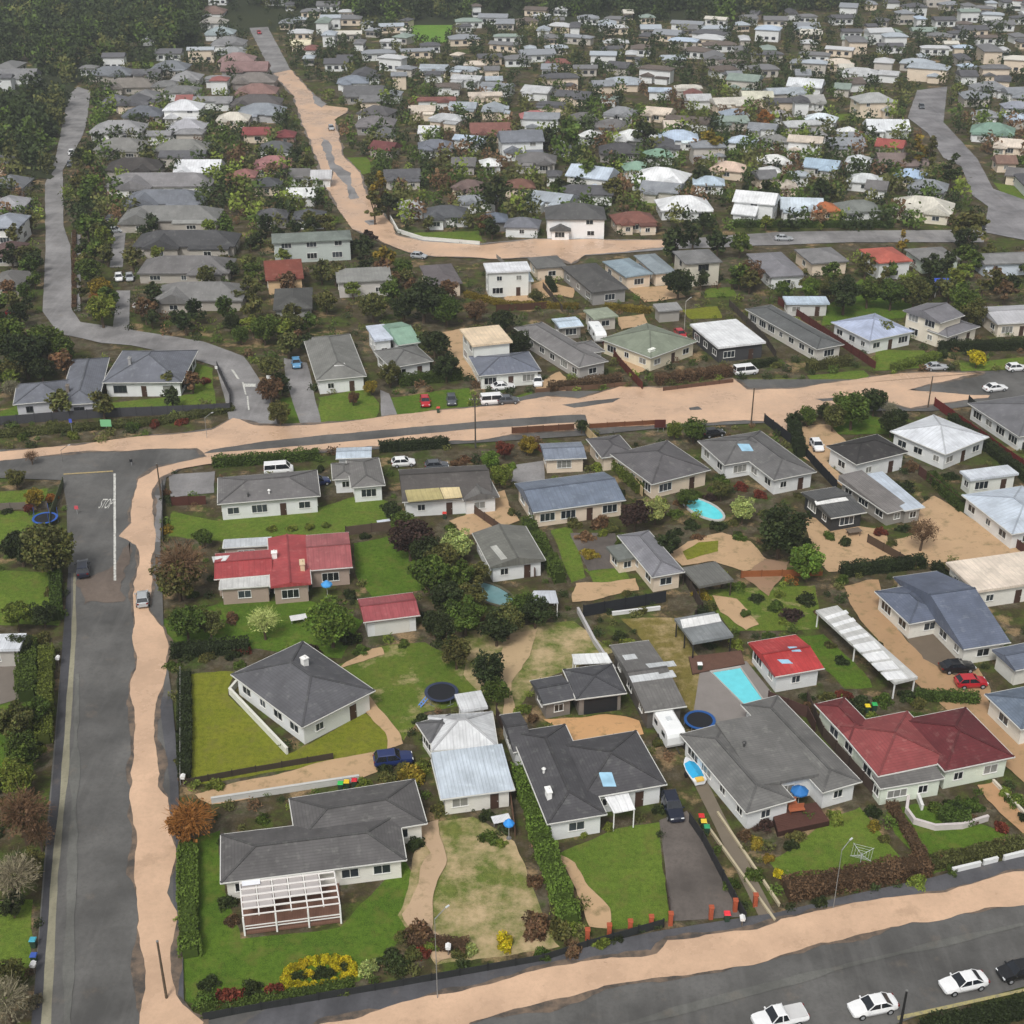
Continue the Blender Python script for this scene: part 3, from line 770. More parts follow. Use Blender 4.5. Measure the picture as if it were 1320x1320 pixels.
def trampoline(px, py, r, label, pad=(40, 74, 150), ladder=None, net=False):
    P = at(px, py, .85); P.z = gz(P.x, P.y); root = empty('trampoline', P); prop(root, label, 'trampoline'); n = 24; h = .85
    C = lambda a, q, z: P+Vector((math.cos(a)*q, math.sin(a)*q, z))
    m = MB(); m.face([C(2*math.pi*i/n, r*.86, h+.01) for i in range(n)]); m.face([C(-2*math.pi*i/n, r*.86, h-.02) for i in range(n)]); part('mat', m, m_plain((26, 28, 34), .8), root)
    pd = MB()
    for i in range(n):
        a0, a1 = 2*math.pi*i/n, 2*math.pi*(i+1)/n; pd.hexa([C(a0, r*.82, h), C(a0, r, h), C(a1, r, h), C(a1, r*.82, h), C(a0, r*.82, h+.05), C(a0, r, h+.05), C(a1, r, h+.05), C(a1, r*.82, h+.05)])
    part('pad', pd, m_plain(pad, .5), root)
    for k in range(5):
        a = 2*math.pi*k/5+.3; l = MB(); l.tube(C(a, r*.97, 0), C(a, r*.97, h), .04, .04, 6); l.tube(C(a-.25, r*.97, .04), C(a+.25, r*.97, .04), .04, .04, 6); part('leg', l, m_plain((120, 124, 128), .4), root)
        if net: q = MB(); q.tube(C(a, r, h), C(a, r, 2.4), .035, .035, 6); part('net_pole', q, m_plain(pad, .5), root)
    if ladder is not None:
        l = MB(); q0 = C(ladder, r, h); q1 = C(ladder, r+1.1, .0); s = Vector((-math.sin(ladder), math.cos(ladder), 0))*.25
        for g in (-1, 1): l.bar(q0+s*g, q1+s*g, .09, .09)
        for t in (.3, .6, .85): l.bar(q0.lerp(q1, t)-s, q0.lerp(q1, t)+s, .12, .06)
        part('ladder', l, m_plain((96, 140, 205), .5), root)
def pool(px, label, c=(110, 214, 226), rim=(178, 176, 172)):
    P = [at(x, y) for x, y in px]; cx = sum((p for p in P), Vector())/len(P); z = .1+gz(cx.x, cx.y); root = empty('swimming_pool', cx); prop(root, label, 'swimming pool')
    w = MB(); w.face([p+Vector((0, 0, z)) for p in P])
    part('water', w, m_pool(c), root); k = MB(); n = len(P)
    out = [p+(p-cx).normalized()*.45 for p in P]
    for i in range(n):
        j = (i+1) % n; k.hexa([P[i], out[i], out[j], P[j]]+[q+Vector((0, 0, z+.1)) for q in (P[i], out[i], out[j], P[j])])
    part('coping', k, m_concrete(rim), root)
def parasol(px, py, r, c, label):
    P = at(px, py, 2.2); P.z = gz(P.x, P.y); root = empty('parasol', P); prop(root, label, 'umbrella'); n = 8
    a = MB(); ap = P+Vector((0, 0, 2.75))
    for i in range(n):
        q0, q1 = [P+Vector((math.cos(t)*r, math.sin(t)*r, 2.1)) for t in (2*math.pi*i/n, 2*math.pi*(i+1)/n)]; a.face([q0, q1, ap]); a.face([q1, q0, q0-Vector((0, 0, .18)), q1-Vector((0, 0, .18))])
    part('canopy', a, m_plain(c, .7), root); s = MB(); s.tube(P, ap, .03, .03, 8); part('pole', s, m_plain((200, 200, 198), .3), root)
    s = MB(); s.tube(P, P+Vector((0, 0, .1)), .3, .26, 12); part('base', s, m_concrete((120, 120, 120)), root)
# ================================================================ GROUND
gm = bpy.data.meshes.new('ground'); gm.from_pydata([(-700, -80, 0), (700, -80, 0), (700, 1260, 0), (-700, 1260, 0)], [], [(0, 1, 2, 3)])
prop(link('ground', gm, m_ground()), None, None, None, 'structure')
nx, ny = 70, 40; hv = []; hf = []
for j in range(ny+1):
    for i in range(nx+1):
        x = -690+1380*i/nx; y = 560+690*j/ny; z = hillz(x, y)
        hv.append((x, y, z+3.5*noise.noise(Vector((x*.02, y*.02, 0)))*min(1, z/8) - (.3 if z <= 0 else 0)))
for j in range(ny):
    for i in range(nx): a = j*(nx+1)+i; hf.append((a, a+1, a+nx+2, a+nx+1))
hm = bpy.data.meshes.new('hillside'); hm.from_pydata(hv, [], hf); smooth(hm)
prop(link('hillside', hm, m_hill()), None, None, None, 'structure')
# haze: the air itself
hb = MB(); hb.box((0, 585, 85), (1420, 1390, 174)); ho = link('haze', hb.mesh('haze'), None); prop(ho, None, None, None, 'stuff')
hmat = bpy.data.materials.new('haze'); hmat.use_nodes = True; t_ = hmat.node_tree; t_.nodes.remove(t_.nodes['Principled BSDF'])
pv = t_.nodes.new('ShaderNodeVolumePrincipled'); pv.inputs['Color'].default_value = (.62, .66, .7, 1); pv.inputs['Density'].default_value = HAZE; pv.inputs['Anisotropy'].default_value = .2
t_.links.new(pv.outputs[0], t_.nodes['Material Output'].inputs['Volume']); ho.data.materials.append(hmat)

GR = m_grass((66, 92, 30), (88, 112, 38)); GOL = m_grass((104, 114, 34), (120, 122, 42)); GSI = m_grass((86, 104, 44), (110, 116, 60), .68); GS2 = m_grass((76, 100, 34), (98, 112, 44), .34)
GB = m_grass((78, 102, 36), (100, 118, 46)); GOB = m_grass((112, 104, 54), (122, 110, 62), .45)
for nm, P, m, j in [
    ('lawn', [(234,868),(300,866),(296,895),(372,972),(470,920),(508,948),(495,970),(430,984),(258,1011),(240,1011),(233,940)], GOL, .15),
    ('lawn', [(432,858),(490,835),(548,828),(600,850),(640,880),(600,908),(548,918),(520,955),(500,930),(466,898)], GS2, .4),
    ('lawn', [(233,1085),(285,1070),(290,1150),(310,1212),(440,1195),(520,1110),(548,1160),(500,1230),(462,1264),(270,1300),(240,1290)], GR, .2),
    ('lawn', [(545,1062),(610,1052),(662,1085),(700,1170),(722,1222),(560,1245),(515,1180),(532,1120)], GSI, .3),
    ('lawn', [(722,1100),(790,1070),(850,1060),(862,1186),(780,1197),(735,1120)], GB, .15),
    ('lawn', [(990,1110),(1070,1060),(1110,1040),(1150,1090),(1180,1118),(1010,1138)], GB, .3),
    ('lawn', [(1140,1045),(1180,1035),(1300,1075),(1312,1098),(1200,1128),(1150,1075)], GR, .3),
    ('lawn', [(800,798),(872,798),(938,905),(890,922),(830,825)], GOB, .3),
    ('lawn', [(600,815),(740,800),(792,840),(740,862),(690,880),(655,930),(645,930),(600,870)], GSI, .4),
    ('lawn', [(280,672),(410,655),(470,635),(505,648),(500,682),(430,692),(280,697),(215,692),(222,660)], GB, .2),
    ('lawn', [(455,700),(528,688),(545,760),(480,772),(460,745)], GR, .2),
    ('lawn', [(210,800),(290,775),(400,775),(470,800),(440,850),(330,835),(225,850)], GR, .3),
    ('lawn', [(-20,634),(62,630),(58,652),(-20,656)], GB, .1), ('lawn', [(-20,660),(72,660),(60,700),(-20,704)], GB, .2), ('lawn', [(-20,735),(80,738),(76,806),(-20,806)], GB, .3),
    ('lawn', [(-20,900),(45,890),(40,1000),(-20,1000)], GR, .3), ('lawn', [(-20,1162),(42,1160),(36,1260),(-20,1320)], GB, .2),
    ('lawn', [(140,520),(250,508),(250,468),(275,475),(278,522),(150,533)], GB, .1),
    ('lawn', [(-10,535),(20,524),(135,522),(135,532),(-10,545)], GR, .1),
    ('lawn', [(409,512),(470,500),(488,520),(485,543),(412,549)], GB, .1), ('lawn', [(362,515),(386,510),(386,547),(366,547)], GR, .1),
    ('lawn', [(500,513),(605,500),(610,528),(640,522),(690,514),(685,505),(600,530),(505,536)], GR, .2),
    ('lawn', [(965,488),(1028,488),(1018,501),(970,503)], GS2, .3), ('lawn', [(1040,484),(1112,478),(1124,490),(1050,498)], GB, .2),
    ('lawn', [(1130,452),(1192,452),(1204,474),(1125,478)], GB, .2), ('lawn', [(1236,468),(1330,460),(1330,476),(1240,479)], GB, .2),
    ('lawn', [(712,685),(735,678),(757,745),(735,752)], GB, .1), ('lawn', [(752,733),(802,733),(818,753),(770,762)], GB, .2),
    ('lawn', [(905,760),(1052,755),(1056,812),(940,815)], GS2, .3), ('lawn', [(1030,822),(1062,818),(1112,868),(1124,886),(1090,888),(1045,845)], GR, .2),
    ('lawn', [(1070,525),(1160,545),(1160,560),(1070,560)], GR, .2), ('lawn', [(1110,360),(1180,395),(1165,410),(1060,420),(1060,400)], GR, .3),
    ('meadow', [(528,24),(584,24),(578,55),(532,56)], m_grass((92, 132, 50), (110, 144, 60)), 1.0), ('lawn', [(447,203),(472,203),(482,222),(464,226)], GB, .3), ('lawn', [(532,300),(620,298),(622,312),(540,312)], GB, .2),
    ('lawn', [(1280,235),(1330,245),(1330,262),(1300,258)], GB, .3), ('lawn', [(1080,148),(1110,145),(1112,155),(1080,157)], GB, .3), ('lawn', [(170,80),(198,80),(198,88),(170,88)], GB, .3),
    ('lawn', [(690,172),(650,178),(660,172),(680,170)], GB, .3), ('lawn', [(830,258),(885,262),(880,270),(830,268)], GB, .3), ('lawn', [(910,372),(945,370),(950,382),(908,384)], GB, .3), ('lawn', [(880,400),(925,395),(930,410),(890,412)], GOL, .3),
]: sheet(nm, P, m, max(j, .4) if nm == 'lawn' else j)
AS = m_asphalt((98, 97, 95)); AL = m_asphalt((140, 138, 138)); FP = m_asphalt((84, 84, 88)); DK = m_asphalt((104, 97, 92))
SI = m_silt()
for nm, P, m, j in [
    ('driveway', [(850,1058),(886,1046),(962,1182),(865,1188)], DK, .1), ('driveway', [(366,462),(396,468),(414,546),(388,549),(368,490)], AL, .1), ('driveway', [(218,612),(278,608),(276,636),(220,642)], AL, .2),
    ('path', [(893,1008),(906,998),(1004,1190),(985,1196)], m_concrete((122, 112, 98)), .05), ('driveway', [(490,503),(502,508),(512,535),(492,542)], AL, .1), ('driveway', [(662,600),(702,594),(702,622),(660,622)], AL, .1),
    ('patio', [(735,688),(792,688),(802,732),(758,737)], DK, .2), ('patio', [(903,860),(962,853),(1004,905),(985,930),(915,937),(893,925)], m_concrete((140, 134, 130)), 0), ('driveway', [(-20,860),(32,855),(30,900),(-20,915)], m_concrete((120, 112, 104)), 0),
    ('driveway', [(150,375),(168,375),(166,425),(146,424)], AL, .1), ('driveway', [(146,300),(162,300),(158,345),(142,345)], AL, .1),
    ('driveway', [(1150,803),(1222,810),(1258,845),(1232,872),(1190,852)], m_concrete((112, 100, 86)), .2),
    ('silt', [(253,1027),(300,1010),(430,982),(482,970),(492,992),(462,1004),(274,1035)], SI, .15), ('silt', [(462,905),(472,898),(517,945),(520,960),(500,966),(497,945)], SI, .2), ('silt', [(436,864),(445,853),(488,836),(494,843)], SI, .3),
    ('silt', [(648,820),(692,812),(682,850),(660,880),(664,925),(676,940),(650,930),(645,870)], m_silt((196, 170, 134)), .5), ('silt', [(700,928),(780,922),(824,930),(830,948),(722,962),(716,940)], m_silt((214, 168, 120)), .3), ('silt', [(742,752),(820,746),(824,762),(765,774),(738,777)], SI, .4),
    ('silt', [(1190,650),(1204,640),(1326,712),(1320,728),(1225,724),(1150,735),(1140,700),(1180,690)], SI, .4), ('silt', [(1038,668),(1062,670),(1142,685),(1150,722),(1070,738),(1048,715)], SI, .4), ('silt', [(1022,552),(1070,546),(1092,575),(1065,595),(1092,622),(1085,630),(1028,582)], SI, .3),
    ('silt', [(1082,755),(1130,748),(1142,790),(1155,808),(1190,850),(1235,872),(1262,862),(1276,890),(1274,905),(1330,965),(1330,1020),(1290,985),(1200,898),(1150,852),(1106,790)], m_silt((182, 148, 112)), .3), ('silt', [(1262,1015),(1282,1008),(1330,1062),(1330,1090),(1285,1042)], m_silt((190, 150, 112)), .2),
    ('silt', [(566,430),(597,424),(618,492),(590,484)], SI, .3), ('silt', [(650,385),(702,360),(718,380),(660,396)], SI, .3), ('silt', [(704,363),(742,372),(738,385),(712,380)], SI, .3), ('silt', [(796,410),(832,404),(834,420),(800,426)], SI, .3), ('silt', [(772,430),(792,438),(832,478),(812,486)], SI, .2), ('silt', [(812,372),(872,368),(884,384),(830,391)], SI, .3),
    ('silt', [(628,642),(648,633),(670,672),(640,682),(600,692),(578,672),(600,666)], SI, .3), ('silt', [(866,716),(885,698),(930,688),(967,699),(994,725),(960,737),(920,725),(880,730)], SI, .3), ('silt', [(1020,725),(990,770),(960,745),(985,720)], m_silt((160, 130, 105)), .3),
    ('silt', [(918,768),(950,773),(978,806),(960,814),(928,790)], SI, .3), ('silt', [(722,1104),(740,1114),(784,1172),(784,1196),(760,1196)], SI, .15), ('silt', [(520,1180),(545,1120),(558,1100),(530,1070),(565,1058),(572,1110),(555,1200),(600,1230),(560,1245)], m_silt((196, 168, 138)), .5),
    ('silt', [(576,440),(590,440),(592,470),(580,475)], SI, .2), ('silt', [(690,500),(720,480),(740,500),(712,512)], SI, .3),
    ('lawn', [(880,712),(900,700),(926,698),(926,712),(886,723)], GOL, .2),
]: sheet(nm, P, m, max(j, .55) if nm == 'silt' else j)
# roads, pavements
for nm, P, m, j in [
    ('road', [(35,1420),(46,1260),(58,1100),(70,960),(80,840),(88,740),(86,650),(80,620),(-30,616),(-30,582),(110,576),(280,552),(440,545),(640,521),(700,505),(840,505),(950,490),(1100,490),(1360,474),(1360,510),(1200,531),(1080,530),(1010,545),(860,552),(760,562),(580,574),(270,594),(216,606),(209,650),(207,700),(212,830),(222,900),(230,1000),(238,1320),(240,1420)], AS, 0),
    ('road', [(235,1420),(262,1318),(440,1282),(860,1202),(1000,1178),(1170,1142),(1350,1098),(1350,1265),(1180,1312),(900,1420)], AS, 0),
    ('road', [(100,112),(117,118),(111,163),(104,181),(81,220),(82,292),(91,318),(93,400),(104,416),(145,422),(175,427),(262,441),(314,460),(344,503),(358,548),(295,545),(290,515),(278,473),(245,462),(169,446),(131,443),(106,437),(76,431),(55,402),(59,318),(58,238),(71,207),(80,163),(88,124)], AL, .1),
    ('road', [(309,12),(333,12),(375,91),(417,136),(431,160),(444,204),(465,224),(471,250),(497,278),(512,304),(600,316),(690,308),(864,310),(1000,300),(1100,298),(1268,297),(1268,313),(1100,313),(960,318),(870,322),(753,330),(736,342),(720,333),(640,334),(560,331),(506,317),(455,296),(439,273),(416,235),(408,204),(390,160),(379,125),(352,98)], AL, .2),
    ('road', [(1221,112),(1216,158),(1242,186),(1260,206),(1280,244),(1360,272),(1360,318),(1268,300),(1274,267),(1254,253),(1239,215),(1216,204),(1196,172),(1170,152),(1182,117)], m_asphalt((136, 134, 136)), .1),
    ('pavement', [(92,300),(104,304),(104,402),(96,402)], AL, 0),
    ('pavement', [(40,1330),(58,1130),(72,960),(80,840),(88,740),(92,740),(92,840),(86,900),(80,1000),(68,1130),(56,1330)], m_asphalt((70, 70, 74)), 0),
    ('kerb', [(53,1330),(66,1130),(80,1000),(86,900),(93,820),(95,740),(98,740),(98,820),(94,900),(88,1000),(75,1130),(66,1330)], m_asphalt((142, 138, 118)), .1),
    ('pavement', [(205,900),(222,900),(230,1000),(238,1320),(228,1320),(219,1010)], FP, .05), ('pavement', [(196,640),(209,640),(207,700),(199,700)], AL, .05),
    ('pavement', [(300,1330),(345,1302),(560,1260),(860,1200),(1000,1178),(1350,1098),(1350,1130),(1000,1200),(860,1222),(600,1285),(400,1330)], m_asphalt((88, 88, 92)), .1),
]: sheet(nm, P, m, j)
FL = m_flood()
FW = [
    [(175,856),(170,869),(171,956),(171,1047),(180,1073),(171,1127),(178,1160),(181,1204),(180,1420),(232,1420),(262,1320),(247,1309),(226,1284),(224,1178),(213,1153),(222,1095),(218,1029),(205,1015),(204,909),(211,880),(213,840),(211,810),(196,784),(194,735),(198,709),(197,684),(198,632),(209,617),(229,606),(268,598),(435,579),(580,570),(616,568),(680,558),(740,554),(855,547),(960,543),(1000,546),(1014,560),(1062,527),(1100,510),(1130,515),(1175,528),(1210,522),(1276,512),(1212,508),(1168,504),(1199,496),(1271,481),(1160,481),(1122,486),(1050,498),(1018,502),(965,503),(945,489),(905,498),(850,500),(800,500),(745,515),(705,512),(640,524),(520,535),(440,546),(360,551),(330,549),(303,541),(273,555),(177,565),(109,574),(-30,587),(-30,599),(46,590),(109,583),(254,579),(268,590),(201,604),(178,619),(171,645),(174,676),(155,692),(176,704),(179,730),(169,784)],
    [(300,1420),(412,1322),(519,1296),(606,1276),(678,1256),(759,1240),(845,1230),(860,1213),(900,1210),(975,1199),(1006,1185),(1055,1178),(1139,1161),(1226,1147),(1350,1118),(1350,1160),(1243,1179),(1174,1189),(1104,1210),(989,1240),(900,1256),(860,1264),(779,1273),(693,1296),(606,1320),(540,1420)],
    [(352,95),(375,91),(417,136),(447,140),(447,145),(431,155),(444,204),(465,224),(471,250),(497,278),(512,304),(545,312),(619,317),(690,309),(864,311),(864,319),(753,329),(736,341),(720,332),(640,334),(560,331),(524,326),(506,317),(455,296),(439,273),(416,235),(408,204),(390,160),(379,125)]]
for P in FW: sheet('wet_silt', P, m_film(), .8, grow=.4, seed=9)
for P in FW: sheet('flood_water', P, FL, .55)
for P in [[(262,586),(273,581),(340,570),(484,556),(599,546),(720,537),(753,536),(757,545),(720,547),(599,555),(484,567),(340,580)], [(724,523),(770,517),(800,514),(790,520),(740,527)], [(888,527),(900,525),(905,529),(890,530)], [(1050,515),(1085,513),(1090,517),(1060,519)]]: sheet('road', P, AS, .25)
for P in [[(402,120),(420,134),(415,140),(405,134)], [(414,178),(424,182),(432,212),(452,224),(455,242),(462,256),(452,258),(446,240),(434,226),(424,215),(418,195)], [(470,286),(482,284),(486,290),(474,292)]]: sheet('road', P, AL, .6)
RS = random.Random(3)
for P in [[(168,700),(160,776),(104,782),(100,750),(140,735)]]: sheet('wet_silt', P, m_asphalt((112, 100, 91)), 1.2)
for P in [[(97,870),(104,870),(94,1330),(80,1330)], [(760,1330),(1110,1238),(1340,1186),(1340,1191),(1110,1246),(800,1330)]]: sheet('road_wear', P, m_asphalt((106, 106, 102)), .3)
# painted markings
MW = m_mark((206, 206, 200)); MY = m_mark((170, 150, 104))
for P, m in [([(146.5,612),(149.5,612),(150,750),(146.8,750)], MW), ([(82,612),(146,608),(146,609.6),(82,613.6)], MY), ([(1156,1312),(1330,1274),(1330,1278),(1157,1317)], m_mark((170, 160, 110))), ([(314,496),(330,496),(330,500),(314,500)], MW),
    ([(298,478),(301,478),(309,490),(306,490)], MW), ([(312,494),(314,494),(318,510),(316,510)], MW), ([(318,512),(320,512),(322,530),(320,530)], MW)]: sheet('road_marking', P, m)
cu = bpy.data.curves.new('stop', 'FONT'); cu.body = 'STOP'; cu.align_x = 'CENTER'; cu.align_y = 'CENTER'; to = bpy.data.objects.new('stop', cu); COL.objects.link(to)
me = bpy.data.meshes.new_from_object(to.evaluated_get(bpy.context.evaluated_depsgraph_get())); bpy.data.objects.remove(to)
P = at(137, 651); w_ = max(v.co.x for v in me.vertices)*2; h_ = max(v.co.y for v in me.vertices)*2
so = link('road_marking', me, MW, None, (P.x, P.y, gz(P.x, P.y)+.004)); so.scale = (1.9/w_, 3.6/h_, 1); prop(so, None, None, None, 'structure')

# ================================================================ HOUSES, near and middle distance
G1 = (94, 92, 92); G2 = (78, 77, 80); G3 = (112, 110, 110); BG = (112, 122, 138); RED = (142, 62, 62); WH = (222, 224, 224); WW = (224, 222, 214); CR_ = (222, 206, 186)
house('low grey roofed house with white slatted pergola behind yellow hedge', G1, WW, [[287,1142,522,1106,515,1052,283,1074,'h',2.7,16], [420,1085,550,1060,534,1007,337,1034,'h',2.7,14]], vents=[(368,1055)], short='long grey roofed house with the pergola')
house('dark grey hip roofed house with white terrace wall on olive lawn', (92, 92, 96), WH, [[369,949,471,897,402,822,318,861,'h',2.9,20]], chim=[(393,857,.7,.7,1.0,(225,225,222))], short='hip roofed house on the olive lawn')
house('old house with pale white iron hip roof and pale veranda', (206, 208, 210), WW, [[549,967,650,964,626,917,560,925,'h',3.0,26], [569,1031,658,1019,652,968,556,980,'m',2.6,8,(188,198,208)], [592,919,629,912,620,892,588,896,'f',3.2,5], [549,962,580,950,598,918,542,930,'h',3.05,24,(104,104,106)]], kind='metal', short='white iron roofed old house')
house('dark charcoal roofed house with white porch canopy and blue skylight', G2, WH, [[710,1064,795,1046,716,938,655,944,'h',2.8,18], [745,1034,860,1009,819,945,721,957,'h',2.82,18], [672,970,690,965,664,921,640,922,'g',2.6,14]], chim=[(707,1027,.5,1.0,.9,(232,232,230))], vents=[(701,996)], sky=[(783,1005,17,18,3)], short='charcoal roofed house with the white canopy')
house('dark roofed double garage with black door behind charcoal house', (80, 80, 84), (128, 122, 116), [[742,902,808,894,788,856,727,864,'h',2.7,14], [698,908,742,902,724,870,686,879,'g',2.5,12]], cat='garage', garage=(0,'f',0,(34,36,40)), door=False, short='dark double garage')
house('long grey corrugated shed roof with clear panels beside white caravan', (110, 108, 106), (92, 88, 84), [[837,918,887,910,834,827,781,833,'g',2.8,6]], kind='metal', cat='shed', panels=[([806,851,822,849,818,843,802,845],(205,208,210)), ([815,880,872,872,867,864,811,872],(205,208,210)), ([838,862,872,858,868,852,832,856],(196,200,202)), ([872,909,884,907,880,902,869,903],(220,222,224))], door=False, short='long corrugated shed')
house('large grey low roofed house with brown deck beside the rectangular pool', (110, 109, 107), WH, [[947,1051,1003,1040,955,925,891,946,'h',2.7,12], [1043,1026,1101,1012,1011,894,972,906,'h',2.7,12], [970,1012,1050,1005,1000,915,930,935,'f',3.1,4]], vents=[(959,962,(60,60,60))], short='large grey house by the rectangular pool')
house('small red roofed pool house with white walls and two roof lights', (176, 62, 62), WH, [[999,873,1063,862,1025,819,965,829,'g',2.7,10]], kind='metal', sky=[(1024,837,12,6,3), (1012,853,14,5,3)], cat='pool house', short='small red roofed pool house')
house('pale house with red roof and darker red wing behind curved garden wall', (140, 70, 70), (216, 224, 208), [[1125,1002,1218,984,1180,915,1084,935,'h',2.9,16], [1219,994,1306,977,1246,912,1158,930,'h',2.95,17,(100,42,46)], [1100,955,1135,945,1086,901,1045,909,'h',2.9,16,(116,52,54)], [1135,1017,1216,1004,1205,988,1124,1002,'m',2.5,7,(106,104,102)]], chim=[(1108,965,.6,.6,1,(230,222,205))], short='red house with the curved garden wall')
house('blue grey roofed house with white chimney beside long shared driveway', (98, 106, 124), WW, [[1255,836,1317,826,1194,739,1140,746,'g',2.7,16], [1172,803,1232,796,1180,752,1128,765,'h',2.7,16]], chim=[(1193,797,1.2,.8,1.3,(232,230,226))], garage=(0,'l',3), short='blue grey house with the white chimney')
house('blue grey double garage at right edge behind red car', (104, 112, 128), WW, [[1310,865,1372,852,1340,826,1278,838,'g',2.6,14]], cat='garage', garage=(0,'l',0), door=False, short='right edge garage')
house('blue grey roofed white house at right edge below the red car', (104, 116, 132), WW, [[1316,942,1390,925,1345,882,1270,895,'h',2.7,16]], short='white house at the right edge')
house('long white walled house with flat cream roof at right edge', (226, 212, 196), WW, [[1262,765,1375,745,1340,711,1216,725,'f',3.0,2]], kind='metal', short='cream flat roofed house')
house('long translucent white and grey striped carport roof beside the driveway', (196, 196, 194), WW, [[1148,881,1176,878,1086,779,1056,789,'f',2.4,2]], kind='metal', open_=True, cat='carport', panels=[([1057+92*t,790+91*t, 1085+90*t,780.5+99*t, 1085+90*(t-e),780.5+99*(t-e), 1057+92*(t-e),790+91*(t-e)],(234,236,238)) for t, e in ((.1,.04),(.2,.04),(.3,.04),(.4,.04),(.56,.1),(.69,.1),(.82,.1),(.95,.1))], short='striped carport')
house('open pool shelter with white and grey roof and dark posts', (128, 132, 134), (60, 58, 56), [[886,831,940,822,926,789,876,798,'f',2.6,2]], kind='metal', open_=True, cat='shelter', panels=[([880,810,930,801,926,791,877,799],(236,236,234))], postc=(40,40,42), short='pool shelter')
house('grey roofed white weatherboard house by the flooded corner', G3, WH, [[282,651,413,639,408,607,280,616,'h',3.0,17]], vents=[(320,640,(70,70,70)), (347,636)], short='white weatherboard house by the corner')
house('grey L shaped house with white walls beside the flooded middle street', (116, 114, 112), WH, [[464,629,498,625,486,591,436,594,'h',2.8,15], [424,619,462,617,456,596,432,598,'h',2.6,14]], short='grey L shaped house by the middle street')
house('pale blue grey roofed shed beside the hedge of the middle street', (190, 202, 214), WH, [[434,592,480,590,478,577,433,578,'g',2.5,8]], kind='metal', cat='shed', door=False, short='pale blue shed')
house('dark grey roofed white house with olive yellow front roof slope', (86, 82, 80), WH, [[526,648,641,640,620,601,507,606,'g',2.8,18], [592,646,642,641,630,612,590,617,'G',2.8,17,(108,106,104)]], panels=[([526,647,572,643,566,629,522,632],(176,164,116)), ([573,643,596,641,592,628,567,629],(214,196,152))], short='house with the yellow roof slope')
house('pale house with blue grey iron roof behind small garage', BG, CR_, [[690,662,806,644,779,610,661,623,'g',2.8,14]], kind='metal', short='blue iron roofed house')
house('small beige garage with blue grey roof beside the flooded street', (126, 134, 148), CR_, [[705,594,758,590,747,571,693,572,'g',2.6,10]], cat='garage', kind='metal', door=False, short='small beige garage')
house('grey two tone gabled house with roof lights beside the long clipped hedge', (112, 112, 106), WH, [[633,733,704,721,676,680,608,687,'G',2.7,13]], kind='metal', panels=[([646,722,654,720,640,703,632,705],(178,178,172))], short='two tone gabled house')
house('long narrow beige house with grey hip roof and veranda', (130, 130, 136), CR_, [[839,746,881,737,837,685,798,690,'h',2.7,18], [793,724,826,719,812,700,785,706,'f',2.3,2,(112,116,112)]], short='long narrow beige house')
house('grey brown carport with corrugated roof beside long narrow house', (108, 108, 104), (90, 84, 78), [[898,758,946,749,922,725,882,733,'f',2.5,2]], kind='metal', open_=True, cat='carport', postc=(70,60,52), short='grey brown carport')
house('large dark grey hip roofed house north of the oval pool', (98, 96, 98), CR_, [[830,625,914,609,862,566,797,586,'h',2.8,17], [776,591,817,585,800,561,756,566,'h',2.6,15]], short='large hip roofed house by the oval pool')
house('grey hip roofed white house with skylight beside the flooded street', (106, 105, 105), WH, [[990,619,1046,612,986,553,935,566,'h',2.8,18], [936,600,1005,588,985,556,898,569,'h',2.78,17]], sky=[(961,577,15,9,3)], short='white house with the single skylight')
house('white house with black hip roof beside sandy driveway', (58, 56, 56), WH, [[1097,597,1168,588,1133,556,1072,578,'h',3.2,20]], short='black roofed white house')
house('white house with white iron hip roof beside the long red fence', (214, 218, 224), WH, [[1201,586,1271,573,1207,527,1165,557,'h',3.0,16]], kind='metal', short='white roofed house by the red fence')
house('long grey sheds with pale blue roof strip beside the sandy field', (122, 118, 116), (150, 146, 140), [[1137,663,1166,658,1118,610,1087,619,'m',2.4,4], [1160,660,1188,655,1140,612,1118,616,'m',2.4,3,(186,196,208)]], kind='metal', cat='shed', short='long sheds by the sandy field')
house('black walled garage with grey roof and white roof strip', (86, 86, 86), (52, 54, 56), [[1068,668,1117,662,1077,627,1036,636,'g',2.6,9]], cat='garage', kind='metal', panels=[([1052,651,1094,645,1090,641,1050,646],(232,232,230))], door=False, short='black walled garage')
house('pale blue roofed white house at right edge beside brown fence', (192, 202, 214), WH, [[1292,690,1372,680,1330,624,1252,638,'h',2.8,14]], kind='metal', short='pale blue roofed house at the right edge')
house('small white flat roofed unit beside white roofed house', (206, 212, 220), (224, 226, 220), [[1248,620,1310,612,1302,600,1240,608,'f',2.8,2]], kind='metal', short='small white unit')
house('grey roofed house at right edge behind dark hedge', (112, 112, 116), WH, [[1320,563,1390,552,1340,508,1242,521,'h',2.8,15]], short='grey house at the right edge')
house('long weathered red roofed house with grey lean to roofs', (166, 72, 74), (168, 150, 138), [[282,746,352,742,350,708,272,716,'g',3.0,9], [349,757,400,753,396,690,345,695,'G',3.05,8], [398,736,460,731,444,687,392,691,'g',3.0,9,(162,92,94)], [284,760,349,755,348,743,283,747,'m',2.7,5,(196,196,194)], [288,707,350,703,350,694,288,697,'m',2.8,4,(190,194,198)]], kind='metal', wkind='board', chim=[(354,719,.7,.7,.9,(230,230,228)), (390,733,.6,1.4,1.0,(200,180,150))], panels=[([275,725,290,724,296,716,273,718],(232,232,232))], short='long red roofed house')
house('small white garage with weathered red roof beside the big red house', (158, 82, 86), WH, [[468,804,544,792,529,766,462,772,'g',2.6,12]], kind='metal', cat='garage', garage=(0,'f',0), short='red roofed garage')
